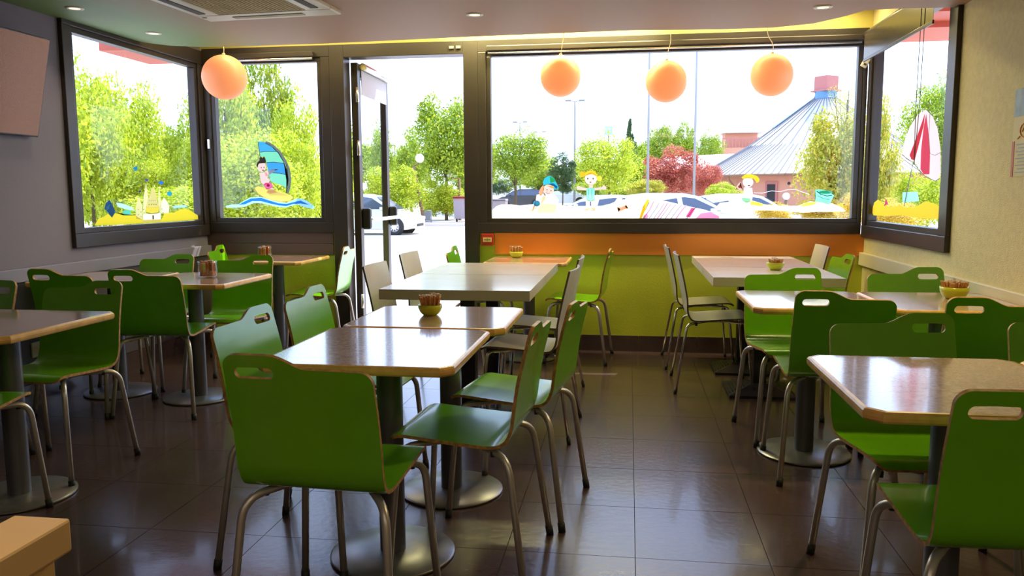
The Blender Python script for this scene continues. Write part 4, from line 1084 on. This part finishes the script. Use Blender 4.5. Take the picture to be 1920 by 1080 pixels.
p = onwall(1382); bm = bmesh.new(); tube(bm, [(.9, 0, ze-g-.1), (.75, 0, ze-g-.4), (.10, 0, ze-g-1.0), (.10, 0, .1)], .06, 6); dp = mesh_obj('downpipe', bm, M['rust_pole'], e); dp.location = (p.x-cx_, p.y-cyy, 0); dp.rotation_euler = (0, 0, math.atan2(p.y-cyy, p.x-cx_))
# low wing on the left
a0_ = at(1215, 362, 66); a1w = at(1375, 362, 66); wz = at(1300, 325, 66).z; rz_ = at(1300, 293, 70).z
w0, w1 = a0_.x-cx_, a1w.x-cx_
bm = bmesh.new(); bx(bm, w0+.5, w1+1, 0, 6, -.2, wz-g); mesh_obj('wing_wall', bm, M['terracotta'], e)
bm = bmesh.new(); q = [(w0, -.6, wz-g-.05), (w1+1.5, -.6, wz-g-.35), (w1+1.5, 4, rz_-g+.2), (w0+1.6, 4, rz_-g)]
f = bm.faces.new([bm.verts.new(v) for v in q]); r_ = bmesh.ops.extrude_face_region(bm, geom=[f]); bmesh.ops.translate(bm, vec=(0, 0, -.18), verts=[v for v in r_['geom'] if isinstance(v, bmesh.types.BMVert)])
mesh_obj('wing_roof', bm, M['roof'], e)
# far balcony house
a = at(1352, 362, 100); z0_ = at(1352, 277, 100).z; z1_ = at(1352, 246, 100).z; e = empty('balcony_house', (a.x, 100, gz(100)), 0, 'distant house top with a wooden balcony behind the cone roof', 'building'); gg = gz(100)
bm = bmesh.new(); bx(bm, 0, 4.5, 0, 4, 0, z0_-gg); bx(bm, .4, 4.2, 1, 4, z0_-gg, z1_-gg-.2); mesh_obj('wall', bm, M['terracotta'], e)
bm = bmesh.new(); bx(bm, 0, 4.8, .4, 4.2, z1_-gg-.2, z1_-gg); mesh_obj('roof_slab', bm, M['roof'], e)
bm = bmesh.new(); bx(bm, -.05, 4.5, -.06, .02, z0_-gg+1.0, z0_-gg+1.15); 
for k in range(12): bx(bm, k*.38, k*.38+.10, -.05, .0, z0_-gg, z0_-gg+1.0)
tag(mesh_obj('balcony_rail', bm, M['chimney'], e), kind='stuff')
a = at(1141, 244, 110); e = empty('roadside_sign', (a.x, 110, gz(110)), 0, 'small blue sign block far above the yellow-green tree', 'sign')
bm = bmesh.new(); bx(bm, -.55, .55, -.1, .1, a.z-gz(110)-.6, a.z-gz(110)+.5); mesh_obj('board', bm, mat('pale_blue_board', (0.30, .50, .62, 1), .5), e)
bm = bmesh.new(); tube(bm, [(0, 0, 0), (0, 0, a.z-gz(110)-.6)], .1, 6); mesh_obj('post', bm, M['pole'], e)

# ------------------------------------------------------------------ painted figures on the window glass
PM = {}
def paint(c):
    if c not in PM:
        h_ = c.lstrip('#'); col = srgb(*[int(h_[i:i+2], 16) for i in (0, 2, 4)])
        PM[c] = mat('glass_paint_'+h_, col, .6, trans=.62)
    return PM[c]
def ell(cx0, cy0, rx, ry, n=18, a0=0, a1=2*PI): return [(cx0+rx*math.cos(a0+(a1-a0)*k/n), cy0+ry*math.sin(a0+(a1-a0)*k/n)) for k in range(n if a1-a0 > 6.2 else n+1)]
def stroke(pts, w_):
    L_, R_2 = [], []
    for i, p in enumerate(pts):
        a = pts[max(0, i-1)]; b_ = pts[min(len(pts)-1, i+1)]; dx, dy = b_[0]-a[0], b_[1]-a[1]; l = math.hypot(dx, dy) or 1
        L_.append((p[0]-dy/l*w_/2, p[1]+dx/l*w_/2)); R_2.append((p[0]+dy/l*w_/2, p[1]-dx/l*w_/2))
    return L_+R_2[::-1]
JOIN = {'sand', 'window_mark', 'stripe_line', 'sail_seam', 'canopy_line', 'mast'}
def decal(name, label, crop, shapes, plane='back', group='painted beach scene on the window glass', cat='window painting'):
    ox, oy, k = crop
    def conv(u, v, off):
        px, py = ox+u/k, oy+v/k
        if plane == 'back': return at(px, py, YB+.0178-off)
        if plane == 'left': p = at_x(px, py, XL-.0178+off); return p
        return at_x(px, py, XR+.0178-off)
    allp = [conv(u, v, 0) for s in shapes for u, v in s[2]]
    o0 = sum(allp, Vector((0, 0, 0)))/len(allp)
    e = empty(name, tuple(o0), 0, label, cat, group)
    groups_ = {}
    for i, s in enumerate(shapes):
        groups_.setdefault(s[0] if s[0] in JOIN else (s[0], i), []).append((i, s))
    nrm_ = {'back': Vector((0, -1, 0)), 'left': Vector((1, 0, 0)), 'right': Vector((-1, 0, 0))}[plane]
    for nm, lst in groups_.items():
        nm = lst[0][1][0]
        bm = bmesh.new(); ms = []
        for i, s in lst:
            if s[1] not in ms: ms.append(s[1])
            off = .0004+i*.00022+(.003 if name != 'painted_sand' else 0)
            base = [conv(u, v, 0)-o0 for u, v in s[2]]
            A = [bm.verts.new(p+nrm_*off) for p in base]
            try:
                fa = bm.faces.new(A); fa.material_index = ms.index(s[1])
                bmesh.ops.triangulate(bm, faces=[fa])
            except ValueError: pass
        po = mesh_obj(nm, bm, [paint(c) for c in ms], e)
        if nm in ('window_mark', 'stripe_line', 'sail_seam', 'canopy_line'): po['kind'] = 'stuff'
    return e
SK, INK = '#f3cdbb', '#2a2a2e'
sail = [(500,105),(600,115),(680,165),(760,235),(830,340),(880,450),(905,560),(900,680),(870,745),(855,700),(780,650),(690,620),(620,560),(640,520),(600,380),(590,300),(525,290),(515,200)]
decal('painted_windsurfer', 'painted child windsurfing with a blue and green sail on the glass', (410, 250, 6.75), [
 ('wave', '#9fd8f2', [(90,920),(170,900),(250,900),(330,850),(400,812),(540,805),(620,830),(700,855),(860,880),(930,850),(1000,822),(1060,830),(1120,855),(1220,930),(1200,958),(1080,930),(1000,900),(930,915),(860,935),(780,935),(700,920),(560,885),(450,880),(390,905),(330,930),(200,940),(100,940)]),
 ('wave', '#3d93dd', [(250,905),(330,862),(410,825),(540,815),(640,850),(760,885),(860,892),(960,868),(1040,850),(1150,905),(1040,888),(950,893),(860,920),(760,912),(640,885),(540,858),(430,858),(330,900)]),
 ('sail', '#43a9dc', [(500,105),(600,115),(680,165),(740,230),(600,228),(525,240),(515,200)]),
 ('sail', '#7fdcae', [(525,240),(600,228),(740,230),(790,285),(825,380),(700,365),(605,370),(590,300),(527,290)]),
 ('sail', '#3f9fe2', [(605,370),(700,365),(825,380),(850,440),(865,525),(770,505),(690,500),(640,515)]),
 ('sail', '#84e0b4', [(640,515),(690,500),(770,505),(865,525),(875,600),(860,690),(780,650),(690,620),(620,565)]),
 ('sail_seam', INK, stroke([(525,240),(600,228),(740,230)], 7)), ('sail_seam', INK, stroke([(605,370),(700,365),(825,380)], 7)), ('sail_seam', INK, stroke([(690,500),(770,505),(865,525)], 7)),
 ('sail_seam', INK, stroke([(500,105),(515,200),(527,290)], 6)),
 ('mast', '#6e7a70', stroke([(600,112),(690,160),(770,235),(840,340),(890,460),(905,580),(895,680),(870,760)], 34)),
 ('mast', INK, stroke([(690,180),(760,250),(820,350),(865,470),(880,580),(870,690),(855,755)], 9)),
 ('board', '#f4e06a', [(460,690),(500,668),(600,690),(760,730),(920,785),(945,815),(900,850),(800,860),(680,840),(580,805),(490,755)]),
 ('board', '#fbf6d2', [(620,715),(760,742),(900,795),(915,820),(850,838),(740,825),(640,780)]),
 ('board', '#c9a23a', stroke([(465,715),(500,765),(590,815),(700,850),(820,868),(920,850)], 8)),
 ('child', SK, [(640,690),(690,690),(740,750),(660,765),(610,750)]),
 ('child', SK, [(520,500),(600,490),(660,560),(640,640),(580,660),(540,620)]),
 ('child', SK, [(590,480),(690,455),(760,450),(700,490),(640,530),(600,545)]),
 ('child', SK, ell(550, 425, 55, 62)),
 ('shorts', '#ec6a9f', [(570,650),(600,625),(660,625),(695,660),(680,690),(610,712)]),
 ('shorts', '#b81e5c', ell(632, 660, 20, 18)),
 ('hair', '#33241f', [(485,400),(495,370),(525,340),(520,320),(540,290),(560,315),(580,292),(598,325),(605,355),(600,375),(560,380),(520,382),(505,400),(500,440),(488,420)]),
 ('face_mark', INK, ell(545, 435, 5, 8)), ('face_mark', INK, ell(580, 432, 5, 8)), ('face_mark', '#8e3b34', ell(568, 468, 14, 7)), ('face_mark', INK, stroke([(715,462),(755,458)], 8))])
decal('painted_sand_castle', 'painted sand castle with blue flags on the left window', (150, 300, 8.0), [
 ('sand', '#eed32a', [(210,980),(270,880),(350,850),(420,800),(520,790),(640,830),(820,830),(940,900),(1220,890),(1260,800),(1400,790),(1500,740),(1620,740),(1760,830),(1770,890),(1500,915),(1200,935),(900,950),(500,975)]),
 ('tower', '#e6d98c', [(830,880),(830,690),(880,560),(930,690),(930,900)]), ('tower', '#e9dd96', [(932,900),(945,560),(985,350),(1015,560),(1010,600),(990,700),(975,780),(935,800)]), ('tower', '#dccb74', [(1015,600),(1060,450),(1090,400),(1120,450),(1145,600),(1160,655),(1000,655)]), ('tower', '#e6d98c', [(1162,600),(1182,390),(1205,600),(1200,790),(1183,790),(1182,710),(1165,700)]), ('tower', '#f0e7b8', [(1207,800),(1207,640),(1250,560),(1310,640),(1330,690),(1325,800)]),
 ('keep', '#e2cf6a', [(1000,657),(1160,657),(1180,708),(980,712)]),
 ('keep', '#f0cf3f', [(980,715),(1180,710),(1165,790),(1070,800),(990,780)]),
 ('gate', '#f3edc6', [(940,800),(1070,812),(1200,790),(1205,920),(930,930)]),
 ('window_mark', '#5b4a1c', [(1075,830),(1097,830),(1099,890),(1077,892)]),
 ('window_mark', INK, stroke([(985,790),(1070,805),(1165,790)], 7)),
 ]+[('window_mark', INK, ell(x, 668, 6, 9, 8)) for x in (1025, 1060, 1098, 1130)]+[('window_mark', '#6b5a24', ell(x, 610, 4, 7, 8)) for x in (1035, 1063, 1090, 1115)]+[('window_mark', '#6b5a24', ell(x, y, 6, 6, 8)) for x, y in ((860,740),(900,780),(940,740),(1215,735),(900,850),(860,820),(1230,790))]+[
 ('flag', '#2c3f8f', [(965,280),(1005,290),(1000,320),(965,315)]), ('flag', '#1f6fbf', [(1160,330),(1200,310),(1245,345),(1200,370),(1170,355)]), ('flag', '#232f5c', [(860,480),(880,445),(900,470),(880,492)]), ('flag', '#2c9aa8', ell(1325, 505, 40, 35)), ('flag', '#1b7f96', [(770,120),(830,90),(850,140),(810,170)]),
 ('flag_pole', '#c9b24a', stroke([(985,290),(985,340)], 5)), ('flag_pole', '#c9b24a', stroke([(1185,360),(1185,400)], 5))], 'left')
decal('painted_spade', 'painted dark blue spade head standing in sand on the left window', (150, 300, 8.0), [
 ('blade', '#15456b', [(360,730),(385,640),(440,600),(520,760),(480,860),(430,800)]), ('blade', '#3a86c9', [(410,800),(470,700),(525,790),(470,862)]), ('blade', '#5fb3d6', [(390,700),(440,660),(430,730),(385,760)]),
 ('splash', '#bfe3cf', [(530,640),(620,650),(760,700),(820,760),(680,740),(560,700)]), ('splash', '#5cc9a4', [(640,760),(740,750),(760,810),(690,835),(640,815)]), ('splash', '#a9d9cd', [(1370,690),(1580,675),(1600,705),(1400,725)])], 'left')
# wide window
def strip(nm, c, pts, yb): return [(nm, c, [pts[i], pts[i+1], (pts[i+1][0], yb), (pts[i][0], yb)]) for i in range(len(pts)-1)]
decal('painted_sand', 'painted pale sand bank along the bottom of the wide window', (915, 300, 7.68), [
]+strip('sand', '#fbf9e6', [(55,730),(120,665),(200,640),(330,640),(460,655),(620,640),(780,620),(1000,640),(1200,670),(1400,700)], 840)+strip('sand', '#f6f2c2', [(1400,700),(1560,680),(1760,630),(1900,570),(2130,565),(2260,568)], 840))
decal('painted_child_in_cap', 'painted child in a blue and green cap, left on the wide window', (915, 300, 7.68), [
 ('body', '#f3ecc0', [(790,520),(960,500),(1020,580),(960,760),(700,760),(760,640)]),
 ('arm', SK, [(700,500),(800,480),(830,560),(760,640),(640,745),(600,740),(680,640)]), ('armband', '#2f9be0', ell(703, 625, 48, 42)), ('armband', '#9fe0f5', ell(690, 605, 16, 12)),
 ('face', SK, ell(870, 430, 82, 75)), ('hair', '#e8a77c', [(730,470),(760,400),(800,360),(810,420),(790,470),(760,520)]), ('hair', '#f1c45c', [(860,370),(950,380),(945,410),(900,395)]),
 ('cap', '#35b9c9', [(790,320),(810,270),(850,240),(900,228),(950,260),(975,310),(1000,360),(1020,400),(985,430),(955,420),(945,370),(880,350),(800,362)]), ('cap', '#3fcf72', [(890,232),(945,262),(970,312),(900,330)]), ('cap', '#2573cf', [(870,345),(940,335),(1005,385),(985,420),(950,375)]),
 ('face_mark', INK, ell(852, 428, 7, 9)), ('face_mark', INK, ell(908, 442, 7, 9)), ('face_mark', '#b0524a', stroke([(835,465),(860,485),(890,480)], 7))])
decal('painted_girl', 'painted girl with yellow hair and arms stretched out on the wide window', (915, 300, 7.68), [
 ('leg', SK, [(1410,570),(1470,570),(1465,715),(1410,715)]), ('leg', SK, [(1485,570),(1550,570),(1545,720),(1490,715)]),
 ('arm', SK, [(1270,385),(1300,375),(1420,405),(1420,440),(1280,430)]), ('arm', SK, [(1530,405),(1640,390),(1660,365),(1705,385),(1700,430),(1650,425),(1530,440)]),
 ('swimsuit', '#8fe0cb', [(1415,415),(1450,400),(1510,400),(1540,420),(1535,520),(1545,575),(1480,600),(1410,575),(1420,500)]), ('swimsuit', '#4fae93', stroke([(1450,420),(1450,560)], 5)), ('swimsuit', '#4fae93', stroke([(1495,420),(1495,560)], 5)),
 ('neck', SK, [(1455,350),(1510,350),(1510,405),(1455,405)]),
 ('face', '#f7dccd', ell(1482, 270, 88, 90)), ('hair', '#f2c92e', [(1395,230),(1400,180),(1470,150),(1540,165),(1575,210),(1572,240),(1500,200),(1440,215)]), ('hair', '#eeb62a', [(1320,220),(1340,160),(1390,170),(1400,230),(1350,250)]), ('hair', '#f4d94a', [(1560,240),(1620,225),(1645,260),(1620,310),(1570,290)]),
 ('face_mark', INK, ell(1437, 268, 9, 12)), ('face_mark', '#55618f', ell(1515, 268, 9, 12)), ('face_mark', '#b0524a', ell(1475, 320, 14, 8)), ('face_mark', '#c98a7a', stroke([(1380,718),(1450,722)], 8)), ('face_mark', '#c98a7a', stroke([(1480,725),(1540,722)], 8))])
decal('painted_beach_towel', 'painted pink and white striped beach towel with fringe on the wide window', (1140, 310, 7.68), [
 ('towel', '#f3e4ee', [(620,490),(760,500),(900,530),(1250,610),(1400,640),(1600,720),(1625,768),(480,768)]),
 ('stripe', '#e9b7d8', [(520,720),(560,690),(590,740),(560,765),(500,765)]), ('stripe', '#f05c9c', [(1120,740),(1200,610),(1260,618),(1180,748)]), ('stripe', '#f2a6cc', [(1260,765),(1340,690),(1480,670),(1600,735),(1600,765)]),
 ('fringe', '#e5b02a', [(480,768),(600,500),(560,490),(500,600),(450,768)])]+
 [('stripe_line', '#4a4048', stroke([(a, 520+(a-600)*.12), (a-60, 640), (a-150, 765)], 7)) for a in (740, 810, 905, 975, 1060, 1280)]+[('stripe_line', '#d9a0c4', stroke([(a, 510+(a-600)*.12), (a-60, 640), (a-150, 765)], 16)) for a in (660, 860, 1130)])
decal('painted_starfish', 'painted pink starfish on the sand left of the towel', (1140, 310, 7.68), [
 ('starfish', '#f3a49c', [(130,600),(190,605),(260,565),(245,605),(295,625),(240,632),(150,672),(180,630)])])
decal('painted_sand', 'painted yellow-white sand strip at the right of the wide window', (1350, 310, 7.11), [
 ('sand', '#f9f5d6', [(-60,600),(-60,560),(0,500),(200,478),(430,470),(520,495),(620,530),(820,540),(1040,540),(1120,505),(1200,480),(1400,500),(1500,508),(1620,560),(1680,610),(1500,620),(1300,618),(1100,632),(900,610),(600,600),(400,600),(100,600)]),
 ('sand', '#e9e25a', [(420,476),(530,500),(600,530),(520,545),(400,520)]), ('sand', '#ece468', [(1060,540),(1150,495),(1300,490),(1240,530),(1120,548)])])
decal('painted_crawling_child', 'painted blond child in green trunks crawling, right part of the wide window', (1350, 310, 7.11), [
 ('body', '#f6e2d2', [(320,290),(430,300),(440,400),(420,490),(330,500),(300,440)]), ('leg', '#f6e2d2', [(90,460),(280,440),(330,480),(150,495)]), ('arm', '#f2c0ae', [(215,290),(240,250),(270,215),(285,235),(260,270),(300,330),(260,330)]),
 ('trunks', '#8fe3c4', [(300,430),(400,440),(405,480),(355,500),(290,470)]), ('face', '#f8e2d6', ell(372, 225, 72, 70)),
 ('hair', '#f2d530', [(285,160),(330,125),(400,115),(490,140),(525,180),(520,220),(490,235),(450,180),(370,170),(300,180)]), ('face_mark', INK, ell(385, 272, 16, 7)), ('face_mark', '#b0524a', ell(262, 285, 22, 20))])
decal('painted_bucket', 'painted mint green bucket tipped on the sand with a trailing string', (1350, 310, 7.11), [
 ('bucket', '#7fe3c0', [(1268,330),(1300,318),(1420,335),(1520,400),(1500,440),(1460,520),(1265,480),(1275,420)]), ('bucket', '#e6f5ee', [(1275,430),(1460,470),(1430,525),(1265,480)]),
 ('rim', INK, stroke([(1290,345),(1340,385),(1420,408),(1490,400)], 10)), ('rim', '#46806e', stroke([(1300,405),(1380,445),(1460,455)], 8)), ('rim', '#48b592', ell(1405, 360, 90, 22)),
 ('string', '#ffffff', stroke([(450,365),(560,370),(690,340),(800,352),(900,325),(1000,318),(1080,350),(1190,388)], 7))])
decal('painted_parasol', 'painted red and white beach parasol on the right-hand window', (1620, 180, 4.155), [
 ('canopy', '#eed3ca', [(485,105),(420,150),(360,240),(320,350),(303,450),(320,468),(350,470),(360,500),(395,505),(430,560),(450,600),(500,625),(540,655),(580,660),(600,600),(602,420),(580,260),(540,160)]),
 ('canopy', '#d5203f', [(480,135),(430,280),(360,460),(375,495),(400,500),(440,350),(472,220)]), ('canopy', '#e04468', [(490,140),(470,240),(450,420),(445,570),(470,610),(515,610),(520,470),(505,260)]),
 ('canopy_line', '#7d6a66', stroke([(520,120),(510,300),(520,450),(560,462),(602,440)], 4)), ('canopy_line', '#7d6a66', stroke([(303,455),(340,490),(390,520),(430,570),(480,625),(560,665),(598,640)], 6)),
 ('pole', '#5c6b66', stroke([(388,525),(350,700),(318,860)], 6))], 'right')
decal('painted_sand', 'painted golden sand ridge on the right-hand window', (1620, 180, 4.155), [
 ('sand', '#f0c62a', [(75,930),(60,900),(80,830),(110,805),(150,840),(210,870),(280,850),(320,870),(400,865),(480,820),(560,840),(600,870),(590,960),(420,950),(300,930),(180,935)]), ('mark', '#c43a6a', [(155,860),(175,800),(190,850),(178,845)]),
 ('splash', '#a7dcc2', [(300,750),(420,745),(430,820),(300,830)])], 'right')
